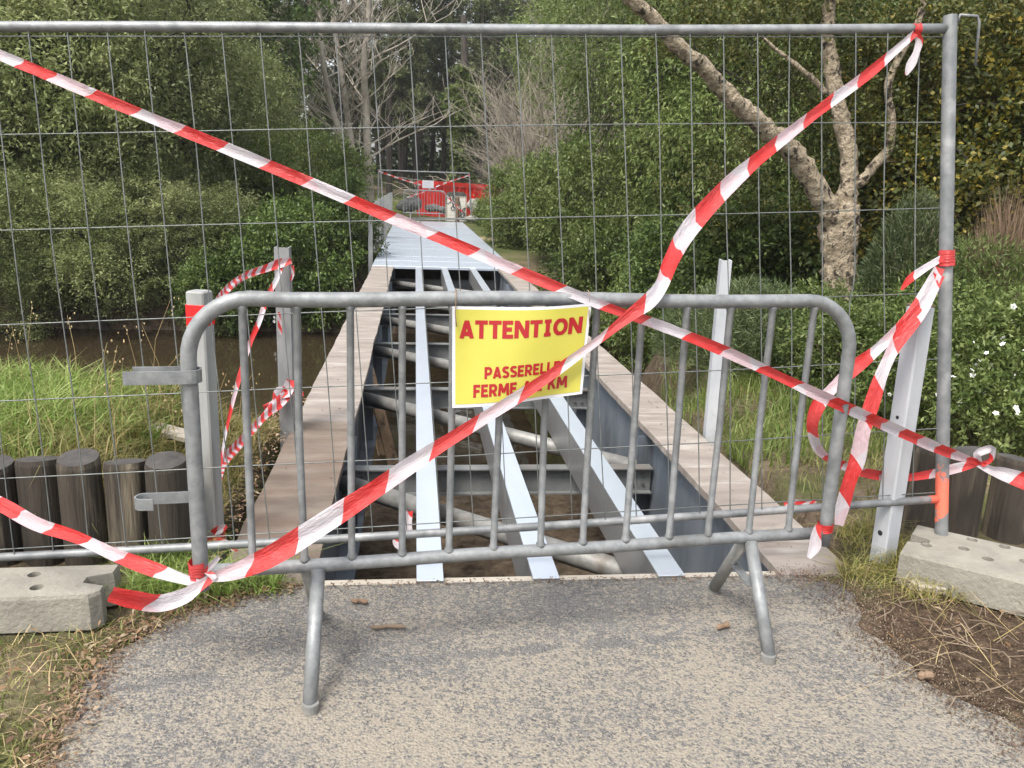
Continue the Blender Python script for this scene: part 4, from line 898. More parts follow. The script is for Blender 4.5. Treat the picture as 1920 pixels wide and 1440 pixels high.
plant(t, [(1240, 17.5, 0, 1.0, 'fresh green poplar behind the left limb of the cork oak'), (1135, 25, 2.4, 1.1, 'fresh green poplar right of the dead grey thicket'), (1400, 15, 4.1, .95, 'green poplar behind the fork of the cork oak'), (1120, 33, 1.1, 1.5, 'tall pale green poplar above the dead grey thicket'), (1330, 24, 3.2, 1.3, 'tall poplar behind the cork oak limb at the top')])
t = make_tree('oak_tree', 'x', 'tree', 31, (3.4, 3.2, 3.6), 5.6, 'dark_leaf', 'bark_dark', 46, 52, 18, .14, .07, .2, None, .15, .5)
plant(t, [(405, 30, 0, 1.25, 'dark green oak behind the willows at the top left'), (1560, 17, 2.0, 1.0, 'dark evergreen oak behind the cork oak stem'), (1790, 12.5, .8, .85, 'dark evergreen oak at the upper right picture corner'), (2060, 11, 3.1, .9, 'dark evergreen oak at the right picture edge'), (150, 33, 1.9, 1.3, 'dark oak far behind the left edge willow')])

SH = 'shrubs on the river banks'
t = make_tree('shrub', 'x', 'shrub', 41, (1.7, 1.5, 1.3), 1.15, 'fresh', 'bark_dark', 36, 46, 18, .085, .042, .05, SH, .2, .38, (.16, .44), 4, 'foliage', 'stem', -.75)
plant(t, [(585, 21, 0, (.8, .8, 1.15), 'bright green shrub beside the bare tree stems'), (1005, 20, 1.3, (.75, .75, .9), 'green shrub overhanging the right of the metal deck'), (1085, 17, 2.6, (.85, .85, 1.05), 'rounded green shrub below the dead grey thicket'), (1005, 28, 4.4, (.8, .8, .9), 'shrub at the right end of the red container'), (1190, 15.2, 5.1, (.85, .85, 1.15), 'green shrub by the water right of the bridge'), (1300, 13.2, .6, (.8, .8, 1.05), 'green shrub behind the white channel post'), (540, 27, 3.0, (.9, .9, 1.2), 'bright shrub at the foot of the dark oak'), (-30, 24.5, .3, (1.5, 1, 1.2), 'shrub under the willows at the left picture edge'), (110, 25, 2.0, (1.5, 1, 1.1), 'shrub under the willows left of the middle willow'), (245, 25.5, 4.6, (1.5, 1, 1.1), 'shrub under the willows right of the middle willow'), (958, 21.5, 2.2, (.5, .5, .55), 'small shrub against the right edge of the metal deck'), (922, 30, .8, (.4, .4, .45), 'small shrub at the right of the far fence'), (345, 22.5, 1.0, (.8, .8, .7), 'low shrub beside the dry clearing on the left'), (470, 20, 5.5, (.9, .9, 1.0), 'fresh shrub above the flowering shrub')])
t = make_tree('leafy_shrub', 'x', 'shrub', 43, (1.9, 1.6, 1.45), 1.25, 'dark_leaf', 'bark_dark', 38, 46, 18, .095, .046, .05, SH, .25, .38, (.16, .44), 4, 'foliage', 'stem', -.8)
plant(t, [(535, 15.5, 0, (.72, .72, .8), 'dark leafy shrub dotted with white flowers by the water left of the bridge'), (430, 15.4, 1.2, (.6, .6, .62), 'dark shrub hanging over the water behind the banded post'), (645, 16.6, 5.2, (.52, .5, .66), 'dark shrub right against the left of the bridge'), (1120, 15.0, 2.9, .7, 'dark shrub at the water edge right of the bridge'), (1490, 11.3, 4.9, .95, 'dark shrub left of the cork oak foot'), (1640, 10.2, 1.9, .9, 'dark shrub right of the cork oak foot'), (1400, 10.5, 5.9, .75, 'dark low shrub behind the white channel post on the right bank')])
flower_home = [o for o in bpy.data.objects if o.get('label', '').startswith('dark leafy shrub dotted')][0]
t = make_tree('yellowing_shrub', 'x', 'shrub', 47, (1.5, 1.3, 1.7), 1.75, 'yellowing', 'bark_dark', 36, 44, 18, .06, .036, .04, SH, .15, .3, (.22, .42), 4, 'foliage', 'stem', -.9)
plant(t, [(1850, 8.6, 0, 1.1, 'shrub with yellowing leaves behind the fence upright'), (1700, 9.6, 2.2, .95, 'shrub with yellowing leaves right of the cork oak stem'), (2010, 7.6, 4.0, 1.0, 'yellowing shrub at the right picture edge')])

# cork oak
def at(px, py, Yc): return at_y(px, py, Yc)
YO = 8.1
ok = thing('cork_oak', 'cork oak with thick corky forked stems right of the bridge', 'tree', tuple(ground_at(1580, YO)), None)
def cork(name, pts, seed):
    P = catmull([(*at(a, b_, c), d * .44 * depth(at(a, b_, c)) / FPX) for a, b_, c, d in pts], .035); m = MB(); m.tube(P[:, :3], P[:, 3], 26, True)
    vs = []; k = 0
    for i in range(len(P)):
        for j in range(26):
            v = Vector(m.v[k]); c = Vector(P[i, :3]); d_ = (v - c); q = v * 9 + Vector((seed, 0, 0))
            f = 1 + .2 * mnoise.noise(q) + .42 * abs(mnoise.noise(v * 17)) - .28 * max(0, mnoise.noise(v * 11 + Vector((5, 0, 0)))) - .04; vs.append(tuple(c + d_ * f)); k += 1
    m.v = vs + m.v[k:]; m.build(name, MT['bark_cork'], ok, smooth=True)
cork('trunk', [(1586, 690, YO, 74), (1580, 620, YO, 66), (1576, 540, YO, 68), (1573, 470, YO, 66), (1575, 420, YO, 72), (1584, 380, YO, 60)], 1)
cork('limb', [(1566, 415, YO, 46), (1535, 360, YO - .05, 44), (1500, 302, YO - .1, 42), (1455, 258, YO - .2, 40), (1405, 215, YO - .3, 38), (1352, 165, YO - .4, 34), (1318, 125, YO - .5, 32), (1275, 92, YO - .6, 32), (1235, 45, YO - .7, 30), (1185, 0, YO - .8, 28), (1120, -70, YO - .9, 24)], 2)
cork('limb', [(1585, 395, YO, 44), (1592, 340, YO, 36), (1588, 270, YO + .05, 34), (1570, 190, YO + .1, 33), (1556, 110, YO + .15, 31), (1553, 40, YO + .2, 28), (1560, -60, YO + .2, 24)], 3)
cork('limb', [(1592, 352, YO, 26), (1622, 332, YO - .05, 20), (1645, 302, YO - .1, 20), (1665, 280, YO - .1, 20), (1672, 225, YO - .15, 17), (1665, 160, YO - .2, 15), (1690, 100, YO - .25, 14), (1722, 40, YO - .3, 14), (1740, -40, YO - .3, 12)], 4)
cork('branch', [(1548, 175, YO + .1, 12), (1528, 152, YO + .1, 11), (1490, 120, YO + .1, 9), (1452, 90, YO + .1, 7), (1420, 60, YO + .1, 5)], 5)
cork('branch', [(1660, 302, YO - .1, 8), (1710, 300, YO - .1, 6), (1765, 296, YO - .1, 4)], 6)
rg = np.random.default_rng(5); pos = []; dr = []
for (px, py, Yc, rr_, n) in [(1330, 30, 8.6, .55, 55), (1420, 20, 8.9, .6, 60), (1500, 40, 8.9, .55, 50), (1600, 40, 8.3, .5, 50), (1680, 60, 8.2, .5, 40), (1640, 120, 8.6, .4, 26), (1480, 180, 9.2, .5, 34), (1400, 280, 9.3, .5, 34), (1350, 380, 9.5, .5, 34), (1450, 340, 9.4, .5, 30),
                            (1250, -30, 8.4, .5, 40), (1660, 190, 8.0, .28, 16), (1665, 250, 8.0, .25, 14), (1700, 330, 8.3, .35, 18), (1760, 40, 8.0, .5, 36), (1820, 110, 8.6, .5, 34), (1520, -40, 8.2, .6, 50), (1700, 200, 9.0, .5, 30), (1860, 20, 8.2, .6, 44), (1540, 260, 9.3, .4, 20)]:
    c = at(px, py, Yc); a = rg.normal(size=(n, 3)) * rr_ * .5; d_ = unit(rg.normal(size=(n, 3)) + [0, 0, -.1]); tt = rg.uniform(0, .22, (n, 34, 1))
    pos.append((c + a)[:, None] + d_[:, None] * tt + rg.normal(size=(n, 34, 3)) * .045); dr.append(d_[:, None] * .5 + rg.normal(size=(n, 34, 3)))
v, q = leaf_arrays(np.concatenate([p.reshape(-1, 3) for p in pos]), np.concatenate([p.reshape(-1, 3) for p in dr]), .05, .028, rg)
obj('crown', np_mesh('crown', v, q, MT['oak']), ok)

# low bushes on the right bank
def needle_bush(name, label, px, Yc, r, h, n, mat, seed, w=.006, seg=.22, cat='shrub', upright=.7):
    g = ground_at(px, Yc); rg = np.random.default_rng(seed); t = thing(name, label, cat, g, None, local=True)
    a = rg.uniform(0, 2 * np.pi, n); rr_ = r * np.sqrt(rg.uniform(0, 1, n)); hh = h * (1 - .55 * (rr_ / r) ** 2) * rg.uniform(.25, 1, n)
    pos = np.stack([rr_ * np.cos(a), rr_ * np.sin(a), hh], 1); d_ = unit(pos * [1, 1, .2] / r + [0, 0, upright] + rg.normal(size=(n, 3)) * (.35 if upright > 1 else .75))
    v, q = leaf_arrays(pos, d_, seg, w * 2, rg); obj('foliage', np_mesh('foliage', v, q, MT[mat]), t)
    m = MB()
    for k in range(14):
        b_ = rg.uniform(0, 6.28); e = np.array([math.cos(b_) * r * .6, math.sin(b_) * r * .6, h * rg.uniform(.5, .85)]); m.tube([(0, 0, -.1), e * .5 + [0, 0, .05], e], [.012, .009, .004], 5, False)
    m.build('stem', MT['twig_brown'], t, smooth=True); return t
needle_bush('broom_bush', 'low grey-green broom bush behind the right edge board', 1430, 6.4, .75, .75, 26000, 'broom', 3, .004, .075)
needle_bush('broom_bush', 'tall grey-green broom bush left of the fence upright', 1722, 6.9, .42, 1.5, 22000, 'broom', 4, .004, .085)
needle_bush('broom_bush', 'dark broom bush behind the cistus right of the upright', 1860, 6.5, .9, 1.15, 24000, 'cistus', 6, .006, .07)
needle_bush('dry_broom', 'brown dried broom tuft at the right picture edge', 1905, 6.6, .26, 1.2, 2600, 'dry_tuft', 5, .0035, .5, upright=2.2)
def cistus(px, Yc, s, label, seed, nf):
    g = ground_at(px, Yc); t = thing('rockrose_bush', label, 'shrub', g, 'white flowered rockroses', local=True)
    pos, ld, C_, rg = crown_points(seed, (.62 * s, .5 * s, .45 * s), 26, 34, 15, (.25, .45), .13, .05, .5, bottom=-.8); pos = pos + [0, 0, .42 * s]; k = pos[:, 2] > .01
    v, q = leaf_arrays(pos[k], ld[k], .038, .016, rg); obj('foliage', np_mesh('foliage', v, q, MT['cistus']), t)
    m = MB()
    for c in C_: m.tube([(0, 0, -.1), c * .4 + [0, 0, .2 * s], c + [0, 0, .42 * s]], [.008, .006, .003], 5, False)
    m.build('stem', MT['twig_brown'], t)
    cand = pos[pos[:, 2] > .25 * s]
    for i in range(nf):
        q0 = cand[rg.integers(len(cand))]; nb = cand[np.abs(cand[:, [0, 2]] - q0[[0, 2]]).max(1) < .05]; p = nb[np.argmin(nb[:, 1])]; o = obj('flower', FLOWER, t); o.location = tuple(p + np.array([-.01, -.03, .02])); o.rotation_euler = (1.0 + rg.normal() * .45, rg.normal() * .4, rg.uniform(0, 6)); sc_ = rg.uniform(.7, 1.15); o.scale = (sc_,) * 3
def flower_mesh(r):
    m = MB()
    for k in range(5):
        a = k * 2 * math.pi / 5; c, s = math.cos(a), math.sin(a)
        pl = [(.1, 0, 0), (.55, -.42, .12), (1.0, -.22, .16), (1.02, .2, .16), (.55, .42, .12)]
        m.add([((x * c - y * s) * r, (x * s + y * c) * r, z * r) for x, y, z in pl], [(0, 1, 2, 3, 4)])
    return m.mesh('flower', MT['petal'])
FLOWER = flower_mesh(.015)
cistus(1850, 4.6, 1.05, 'rockrose with white flowers right of the fence upright', 61, 75)
cistus(1930, 4.3, 1.0, 'rockrose with white flowers at the right picture edge', 62, 30)
cistus(1650, 5.2, .8, 'rockrose with few white flowers behind the white square post', 63, 12)
cistus(1560, 5.9, .8, 'rockrose with few white flowers left of the white square post', 64, 5)
FL2 = flower_mesh(.036); rg = np.random.default_rng(12)
for k in range(26):                                     # white flowers facing the river on the dark shrub
    px, py = rg.normal(505, 45), rg.uniform(440, 610); p = at_y(px, py, 14.35 + rg.uniform(0, .35)); g = flower_home.location
    o = obj('flower', FL2, flower_home); o.location = tuple(Vector(p) - g); o.rotation_euler = (1.2 + rg.normal() * .4, rg.normal() * .4, rg.uniform(0, 6))

# bare pale trees, dead thickets
def bare_tree(name, label, base, trunk, r0, seed, mat, depth_=4, spread=.55, group=None, cat='tree', kids=5, up=.35):
    t = thing(name, label, cat, tuple(base), group); rr = random.Random(seed); m = MB(); tw = MB()
    def grow(p, d_, L_, r, lev):
        n = 4; P = [np.array(p)]; dd = np.array(d_)
        for i in range(n):
            dd = dd + np.array([rr.gauss(0, .13), rr.gauss(0, .13), rr.gauss(0, .06) + up * .12]); dd /= np.linalg.norm(dd); P.append(P[-1] + dd * L_ / n)
        (m if lev == depth_ else tw).tube(P, np.linspace(r, r * .55, n + 1), 6 if lev > 1 else 4, False)
        if lev <= 1: return
        for k in range(kids):
            i = rr.randint(1, n); a = rr.uniform(0, 6.28); q = np.array([math.cos(a), math.sin(a), rr.uniform(.1, .7)]); nd = dd * (1 - spread) + q * spread; nd /= np.linalg.norm(nd); grow(P[i], nd, L_ * rr.uniform(.5, .75), r * .5, lev - 1)
    P = catmull(trunk, .5); m.tube(P, np.linspace(r0, r0 * .45, len(P)), 9, False)
    k0 = int(len(P) * .28)
    for k in range(k0, len(P), max(1, len(P) // 14)):
        a = rr.uniform(0, 6.28); q = np.array([math.cos(a), math.sin(a) * .6, rr.uniform(.3, .9)]); q /= np.linalg.norm(q); grow(P[k], q, rr.uniform(1.6, 3.2), r0 * .22, depth_ - 1)
    m.build('trunk', MT[mat], t, smooth=True); tw.build('twigs', MT[mat], t); return t
BT = 'bare pale trees left of the far bridge end'
Yt = 34.
for k, (lb, tr) in enumerate((('bare pale tree leaning left, leftmost of the three', [(668, 378), (648, 290), (622, 200), (606, 120), (600, 40), (590, -60)]), ('bare pale tree in the middle of the three with a curved stem', [(690, 382), (668, 320), (655, 240), (642, 150), (628, 60), (615, -60)]), ('thick straight bare pale tree, rightmost of the three', [(697, 380), (690, 300), (686, 200), (682, 120), (690, 40), (695, -60)]))):
    P = [at_y(a, b_, Yt + k * .6 - .4 * (i % 2)) for i, (a, b_) in enumerate(tr)]; P[0][2] = -.3
    bare_tree('bare_tree', lb, P[0], P, (.15 if k < 2 else .19), 70 + k, 'bark_pale', 4, .55, BT, kids=5)
for k, (px, Yc, h, lb) in enumerate(((1010, 22, 4.2, 'grey dead thicket above the shrubs right of the deck'), (985, 25, 3.4, 'small grey dead thicket behind the red container end'), (1075, 21, 4.0, 'grey dead thicket in front of the pale poplar'), (1050, 24.5, 5.2, 'tall grey dead thicket below the dark pines'))):
    g = ground_at(px, Yc); t = thing('dead_thicket', lb, 'shrub', g, 'dead thickets'); rr = random.Random(80 + k); m = MB()
    def gr(p, d_, L_, r, lev):
        P = [np.array(p)]; dd = np.array(d_)
        for i in range(4):
            dd = dd + np.array([rr.gauss(0, .16), rr.gauss(0, .16), rr.gauss(0, .08)]); dd /= np.linalg.norm(dd); P.append(P[-1] + dd * L_ / 4)
        m.tube(P, np.linspace(r, r * .5, 5), 5 if lev > 1 else 3, False)
        if lev > 0:
            for q in range(6 if lev > 1 else 5):
                a = rr.uniform(0, 6.28); e = dd * .6 + np.array([math.cos(a), math.sin(a), rr.uniform(-.1, .6)]) * .42; gr(P[rr.randint(1, 4)], e / np.linalg.norm(e), L_ * rr.uniform(.45, .75), r * .55, lev - 1)
    for s in range(9):
        a = rr.uniform(0, 6.28); gr(np.array(g) + [rr.gauss(0, .25), rr.gauss(0, .25), 0], unit(np.array([math.cos(a) * .26, math.sin(a) * .26, 1.])), h * rr.uniform(.45, .7), .022, 3)
    m.build('branches', MT['twig_grey'], t)
g = at_y(838, 336, 43); m = MB(); rr = random.Random(3)
for k in range(260):
    p = np.array([g[0] + rr.gauss(0, 1.1), 43 + rr.gauss(0, .6), zg(g[0], 43) + abs(rr.gauss(.3, .35))]); a = rr.uniform(0, 6.28); dd = np.array([math.cos(a), math.sin(a), rr.uniform(-.1, .5)]); m.tube([p, p + dd * .6 + [0, 0, .1], p + dd * 1.1], [.02, .016, .008], 4, False)
tag(m.build('brush_pile', MT['twig_grey']), 'heap of cut grey branches behind the red container', 'brush pile')

# pines of the dark wood behind
def pine(seed, clumps):
    t = thing('pine_tree', 'dark pine with bare lower stem in the wood behind the river', 'tree', (0, 0, 0), 'pines of the wood behind', local=True); rg = np.random.default_rng(seed); m = MB()
    P = catmull([(0, 0, -.5), (rg.normal() * .15, 0, 5), (rg.normal() * .25, rg.normal() * .2, 10), (rg.normal() * .3, 0, 17)], .8); m.tube(P, np.linspace(.22, .07, len(P)), 8, False); pos = []; dr = []
    for k in range(clumps):
        z = 3.2 + 13.3 * (k + rg.uniform()) / clumps; a = rg.uniform(0, 6.28); rmax = 2.4 * (1 - (z / 19) ** 2.2) + .3; r = rmax * rg.uniform(.35, 1); b0 = np.array([P[np.argmin(abs(P[:, 2] - z))][0], 0, z]); e = b0 + [math.cos(a) * r, math.sin(a) * r, rg.uniform(-.2, .7)]
        m.tube([b0, (b0 + e) / 2 + [0, 0, .12], e], [.035, .025, .012], 5, False)
        if z < 5.0 and rg.uniform() < .6: continue
        n = 14; c = e + rg.normal(size=(n, 3)) * [.42, .42, .26]; d_ = unit(rg.normal(size=(n, 3)) + [0, 0, .5]); pos.append(c[:, None] + rg.normal(size=(n, 15, 3)) * .07); dr.append(d_[:, None] * .7 + rg.normal(size=(n, 15, 3)) * .6)
    v, q = leaf_arrays(np.concatenate([p.reshape(-1, 3) for p in pos]), np.concatenate([p.reshape(-1, 3) for p in dr]), .27, .06, rg)
    obj('crown', np_mesh('crown', v, q, MT['pine']), t); m.build('trunk', MT['bark_dark'], t, smooth=True); return t
p1, p2 = pine(91, 95), pine(92, 95)
spots = [(470, 46), (520, 52), (560, 44), (600, 58), (640, 50), (675, 62), (730, 47), (755, 56), (780, 50), (805, 64), (830, 54), (880, 58), (905, 49), (940, 55), (975, 62), (1010, 50), (1045, 58), (1090, 52), (1140, 60), (1190, 48), (1250, 56), (1310, 46), (430, 60), (380, 50), (320, 58), (1380, 54)]
for i, (px, Yc) in enumerate(spots):
    o = (p1, p2)[i % 2] if i < 2 else copy_tree((p1, p2)[i % 2]); g = ground_at(px, Yc); o.location = g; o.rotation_euler = (0, 0, i * 2.4); s = .8 + .3 * ((i * 37) % 10) / 10; o.scale = (s, s, s)
# ivy-clad trunk
g = ground_at(866, 43); t = thing('ivy_clad_tree', 'dark tree stem thick with bright ivy behind the red container', 'tree', g, None, local=True)
m = MB(); m.tube([(0, 0, -.4), (.1, 0, 4), (-.1, 0, 9)], [.25, .22, .15], 9, False); m.build('trunk', MT['bark_dark'], t, smooth=True)
rg = np.random.default_rng(15); n = 9000; z = rg.uniform(0, 6.6, n); a = rg.uniform(0, 6.28, n); r = (.55 + .35 * np.sin(z * 2.1) * np.sin(a * 2 + z) + .35 * np.exp(-((z - 4.6) / .9) ** 2)) * np.sqrt(rg.uniform(.3, 1, n)) * (1 - .5 * (z > 5.8))
v, q = leaf_arrays(np.stack([r * np.cos(a), r * np.sin(a), z], 1), rg.normal(size=(n, 3)) + np.stack([np.cos(a), np.sin(a), -.4 + 0 * a], 1), .22, .15, rg); obj('ivy', np_mesh('ivy', v, q, MT['fresh']), t)
# the rest of the wood: one unbroken mass far behind
rg = np.random.default_rng(77); pos = []; dr = []
for k in range(340):
    Yc = rg.uniform(62, 92); x = rg.uniform(-60, 75); hh = rg.uniform(6, 12); c = np.array([x, Yc, zg(x, Yc) + hh * rg.uniform(.02, .95)]); n = 26; R_ = rg.uniform(1.4, 2.6)
    d_ = unit(rg.normal(size=(n, 3))); b0 = c + d_ * R_ * rg.uniform(.5, 1.05, (n, 1)); pos.append((b0[:, None] + rg.normal(size=(n, 14, 3)) * .35).reshape(-1, 3)); dr.append((d_[:, None] + rg.normal(size=(n, 14, 3))).reshape(-1, 3))
v, q = leaf_arrays(np.concatenate(pos), np.concatenate(dr), .62, .3, rg); wo = obj('distant_wood', np_mesh('distant_wood', v, q, MT['wood_far'])); tag(wo, 'dark mass of trees closing the view behind the pines', 'wood', None, 'stuff')
m = MB()
for k in range(70):
    Yc = rg.uniform(60, 80); x = rg.uniform(-30, 40); b0 = np.array([x, Yc, zg(x, Yc) - .3]); m.tube([b0, b0 + [rg.normal() * .3, 0, 7], b0 + [rg.normal() * .6, 0, 14]], [.22, .18, .1], 6, False)
tag(m.build('distant_stems', MT['bark_dark']), 'dim far stems of the wood behind', 'wood', None, 'stuff')

# ------------------------------------------------------------------ grass, litter
def blades(name, x, y, h, w, rg, mat, label, lean=.35, zoff=0.):
    n = len(x); z = zg(x, y) + zoff; b0 = np.stack([x, y, z], 1); a = rg.uniform(0, 2 * np.pi, n); s = np.stack([np.cos(a), np.sin(a), 0 * a], 1) * w / 2; ln = rg.normal(size=(n, 3)) * lean; ln[:, 2] = 0
    up = np.array([0, 0, 1.]); m1 = b0 + (up + ln * .45) * (h * .55)[:, None]; tp = b0 + (up * (1 - .25 * np.linalg.norm(ln, axis=1, keepdims=True)) + ln * 1.3) * h[:, None]
    v = np.stack([b0 - s, b0 + s, m1 + s * .75, m1 - s * .75, tp], 1).reshape(-1, 3); i = np.arange(n)[:, None] * 5
    o = obj(name, np_mesh(name, v, i + np.array([[0, 1, 2, 3]]), MT[mat], i + np.array([[3, 2, 4]]))); tag(o, label, 'grass', None, 'stuff'); return o
rg = np.random.default_rng(33)
def clump(n, x0, x1, y0, y1, k, sp):
    cx, cy = rg.uniform(x0, x1, k), rg.uniform(y0, y1, k); i = rg.integers(k, size=n); return np.clip(cx[i] + rg.normal(size=n) * sp, x0, x1), np.clip(cy[i] + rg.normal(size=n) * sp, y0, y1)
x, y = clump(34000, -5.0, -1.25, 3.3, 6.0, 420, .13); blades('tall_grass', x, y, rg.uniform(.08, .27, len(x)) * (1 - .5 * sstep(x, -1.9, -1.25)), .011, rg, 'grass', 'tall fresh grass behind the left palisade', .45)
x, y = clump(5000, -5.0, -1.3, 3.3, 6.0, 200, .12); blades('dry_stems', x, y, rg.uniform(.1, .3, len(x)), .005, rg, 'grass_dry', 'dry stems among the fresh grass behind the left palisade', .6)
x, y = clump(12000, -1.75, -.82, 3.25, 5.5, 220, .1); k = ~((x > -1.2) & (y < 3.35)); blades('mown_grass', x[k], y[k], rg.uniform(.04, .15, k.sum()), .006, rg, 'grass_dry', 'short half dry grass between left palisade and bridge', .8)
x, y = clump(17000, 1.86, 5.2, 3.35, 7.6, 300, .13); blades('bank_grass', x, y, rg.uniform(.03, .11, len(x)), .006, rg, 'grass_shade', 'short grass on the bank right of the bridge', .7)
x, y = clump(9000, 1.9, 5.2, 4.2, 8.5, 160, .14); blades('bank_weeds', x, y, rg.uniform(.08, .26, len(x)), .008, rg, 'grass', 'green weeds under the bushes of the right bank', .5)
def off_path_left(x, y):
    e = np.interp(y, [q[1] for q in edgeL], [q[0] for q in edgeL]); return x < e - .01
def off_path_right(x, y):
    e = np.interp(y, [q[1] for q in reversed(edgeR)], [q[0] for q in reversed(edgeR)]); return x > e + .01
x, y = clump(11000, -2.2, -.4, .9, 2.88, 150, .075); k = off_path_left(x, y) & ~((x < -1.02) & (y > 2.57) & (y < 2.85)); blades('verge_grass', x[k], y[k], rg.uniform(.015, .06, k.sum()), .005, rg, 'grass_shade', 'low grass on the left verge of the path', .9)
x, y = clump(1300, -2.2, -.5, .9, 2.88, 60, .09); k = off_path_left(x, y) & ~((x < -1.02) & (y > 2.57) & (y < 2.85)); blades('verge_straw', x[k], y[k], rg.uniform(.02, .09, k.sum()), .004, rg, 'straw', 'dry straw on the left verge of the path', 1.4)
x, y = clump(2600, -1.0, -.5, 2.8, 3.15, 26, .05); blades('sill_grass', x, y, rg.uniform(.04, .17, len(x)), .006, rg, 'grass', 'grass tufts round the left foot of the barrier', .7)
x, y = clump(1500, 1.72, 2.15, 2.66, 3.3, 22, .05); k = off_path_right(x, y); blades('post_straw', x[k], y[k], rg.uniform(.03, .13, k.sum()), .004, rg, 'grass_dry', 'dry grass round the foot of the white square post', 1.1)
x, y = clump(110, 1.7, 2.6, 1.5, 2.75, 60, .1); k = off_path_right(x, y); blades('dirt_straw', x[k], y[k], rg.uniform(.03, .16, k.sum()), .003, rg, 'straw', 'loose straw on the dirt right of the path', 3.0)
n = 9000; x, y = rg.uniform(-14, 8, n), rg.uniform(32, 46, n); k = ~((x > -.9) & (x < 2) & (y < 37)); blades('meadow_grass', x[k], y[k], rg.uniform(.1, .45, k.sum()), .03, rg, 'grass', 'meadow grass beyond the far bridge end', .4)
# seed stalks over the left palisade
m = MB(); rr = random.Random(6)
for k in range(26):
    x = rr.uniform(-2.6, -.95); y = rr.uniform(3.3, 5.2) if k < 30 else rr.uniform(2.9, 3.05); z = float(zg(x, y)); h = rr.uniform(.35, .62); lx = rr.gauss(0, .12); tp = (x + lx, y, z + h)
    m.tube([(x, y, z), (x + lx * .3, y, z + h * .6), tp], [.0018, .0014, .001], 4, False)
    for s in range(5):
        c = np.array(tp) + [rr.gauss(0, .018), rr.gauss(0, .018), -s * .022 + rr.gauss(0, .008)]; m.tube([c - [0, 0, .007], c, c + [0, 0, .007]], [.001, .005, .001], 5, False)
tag(m.build('seed_stalks', MT['straw']), 'thin dry grass stalks with drooping seed heads', 'grass', None, 'stuff')
def litter(name, x, y, size, label, zoff=.006, mat='litter'):
    n = len(x); p = np.stack([x, y, np.maximum(zg(x, y), 0) * 1.0 + zoff + rg.uniform(0, .012, n)], 1); d_ = rg.normal(size=(n, 3)) * [1, 1, .22]; d_ = unit(d_); s = unit(np.cross(d_, np.array([0, 0, 1.]) + rg.normal(size=(n, 3)) * .25)); L_ = rg.uniform(.6, 1.3, (n, 1)) * size; W_ = L_ * rg.uniform(.25, .55, (n, 1))
    mid = p + d_ * L_ * .5 + [0, 0, .004]; v = np.stack([p, mid + s * W_ * .5, p + d_ * L_, mid - s * W_ * .5], 1).reshape(-1, 3); tag(obj(name, np_mesh(name, v, np.arange(n * 4).reshape(-1, 4), MT[mat])), label, 'litter', None, 'stuff')
eL = catmull([(a, b_, 0) for a, b_ in edgeL], .02)[:, :2]; eL = eL[(eL[:, 1] > .9)]
i = rg.integers(len(eL), size=1100); o_ = np.abs(rg.normal(size=1100)) * .08; litter('fallen_leaves', eL[i, 0] - o_ * .9 + .02 + rg.normal(size=1100) * .02, eL[i, 1] + rg.normal(size=1100) * .03, .027, 'brown fallen leaves along the left edge of the path')
i = rg.integers(len(eL), size=260); litter('verge_leaves', eL[i, 0] - rg.uniform(.05, .9, 260), eL[i, 1] - rg.uniform(0, .3, 260), .036, 'scattered dead leaves on the left verge')
x, y = rg.uniform(1.5, 2.5, 2200), rg.uniform(1.6, 2.75, 2200); k = off_path_right(x + rg.normal(size=2200) * .06, y); litter('dirt_crumbs', x[k], y[k], .014, 'bark crumbs and leaf scraps on the dirt right of the path', .006, 'crumb'); i = rg.integers(len(x), size=70); litter('dirt_leaves', x[i][off_path_right(x[i] - .03, y[i])], y[i][off_path_right(x[i] - .03, y[i])], .03, 'few pale leaves on the dirt right of the path')
x, y = rg.uniform(-.5, 1.6, 420), 2.88 - np.abs(rg.normal(size=420)) * .02; litter('sill_litter', x, y, .014, 'leaf crumbs swept against the bridge sill', .004, 'crumb')
x, y = rg.uniform(-.9, 1.7, 260), rg.uniform(1.0, 2.85, 260); litter('path_crumbs', x, y, .009, 'tiny crumbs scattered on the path')
eR = catmull([(a, b_, 0) for a, b_ in edgeR], .02)[:, :2]; eR = eR[(eR[:, 1] > .9)]
i = rg.integers(len(eL), size=5200); litter('edge_soil', eL[i, 0] + rg.normal(size=5200) * .045, eL[i, 1] + rg.normal(size=5200) * .03, .011, 'dark soil crumbs along the left path edge', .003, 'crumb')
i = rg.integers(len(eR), size=6500); litter('edge_grit', eR[i, 0] + rg.normal(size=6500) * .075, eR[i, 1] + rg.normal(size=6500) * .04, .011, 'dark soil crumbs along the right path edge', .003, 'crumb')
i = rg.integers(len(eR), size=1500); litter('edge_sand', eR[i, 0] + .02 + np.abs(rg.normal(size=1500)) * .06, eR[i, 1] + rg.normal(size=1500) * .04, .008, 'sand grains spilt beyond the right path edge', .003, 'sandgrain')
x, y = np.concatenate([rg.uniform(-.71, -.39, 70), rg.uniform(1.49, 1.75, 50)]), rg.uniform(2.95, 7.5, 120); litter('board_crumbs', x, y, .016, 'leaf crumbs on the edge boards of the bridge', .004, 'crumb')
x, y = rg.uniform(-.9, -.74, 600), rg.uniform(3.1, 5.6, 600); litter('edge_roots', x, y, .028, 'brown roots and leaves along the left edge board')
m = MB(); rr = random.Random(11)
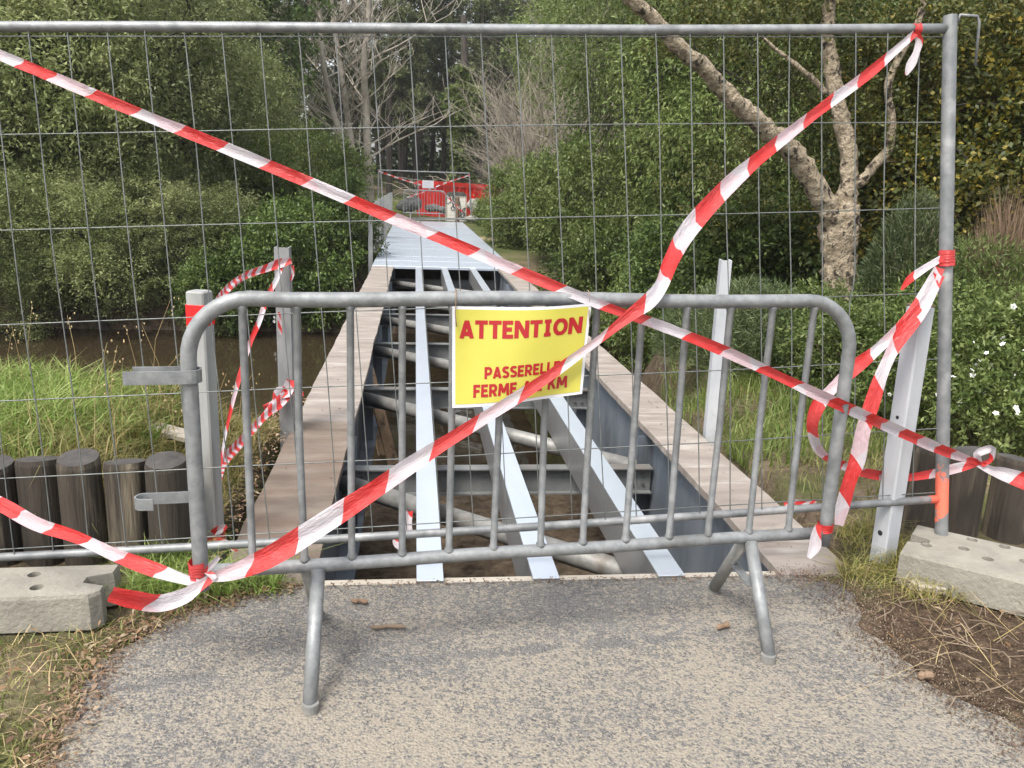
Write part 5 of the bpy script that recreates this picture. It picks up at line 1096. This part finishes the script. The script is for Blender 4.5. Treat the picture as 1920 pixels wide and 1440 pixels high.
for k in range(160):
    x = rr.uniform(1.62, 2.5); y = rr.uniform(1.5, 2.75)
    if not off_path_right(np.array([x]), np.array([y]))[0]: continue
    a = rr.uniform(0, 6.28); L_ = rr.uniform(.04, .18); m.tube([(x, y, .012), (x + math.cos(a) * L_ / 2, y + math.sin(a) * L_ / 2, .018 + rr.uniform(0, .02)), (x + math.cos(a + .2) * L_, y + math.sin(a + .2) * L_, .012)], [.0025, .002, .0015], 5, False)
tag(m.build('dirt_twigs', MT['twig_brown']), 'thin broken twigs on the dirt right of the path', 'litter', None, 'stuff')

def stick(px, py, L_, r, ang, label, mat='stake'):
    p = at_z(px, py, .01); rr = random.Random(px); P = [(p[0] + (t - .5) * L_ * math.cos(ang) + rr.gauss(0, .003), p[1] + (t - .5) * L_ * math.sin(ang) + rr.gauss(0, .003), .008 + r) for t in np.linspace(0, 1, 7)]
    m = MB(); m.tube(P, [r * .6, r, r * 1.1, r * .8, r * 1.15, r, r * .5], 8); tag(m.build('bark_stick', MT[mat]), label, 'stick', 'bits of wood on the path')
stick(675, 1130, .065, .008, -.25, 'short brown bark piece near the bridge sill'); stick(728, 1177, .125, .007, -.05, 'long dark bark stick on the path below the sill', 'twig_brown'); stick(1355, 1176, .055, .009, .5, 'brown bark piece beside the right barrier leg'); stick(1735, 1272, .05, .012, .2, 'chunky bark piece on the right edge of the path')
g = at_z(305, 800, .3); g = at_y(312, 782, 4.15); m = MB(); T = Matrix.Translation((g[0], 4.15, float(zg(g[0], 4.15)) + .05)) @ Matrix.Rotation(-.25, 4, 'Z') @ Matrix.Rotation(.18, 4, 'Y'); m.bbox(-.13, .13, -.05, .05, -.02, .025, .012, T); tag(m.build('driftwood', MT['sill']), 'pale piece of driftwood on the grass behind the left palisade', 'driftwood')

# ------------------------------------------------------------------ a little damp air over the river
m = MB(); m.box(-260, 260, -40, 340, -4.5, 26)
hm = bpy.data.materials.new('damp_air'); hm.use_nodes = True; hn = hm.node_tree.nodes; hn.remove(hn['Principled BSDF'])
pv = hn.new('ShaderNodeVolumePrincipled'); pv.inputs['Density'].default_value = .0006; pv.inputs['Color'].default_value = (.93, .95, 1, 1); pv.inputs['Anisotropy'].default_value = .2
hm.node_tree.links.new(pv.outputs[0], hn['Material Output'].inputs['Volume'])
tag(m.build('haze', hm), 'thin pale haze in the air', 'haze', None, 'stuff')
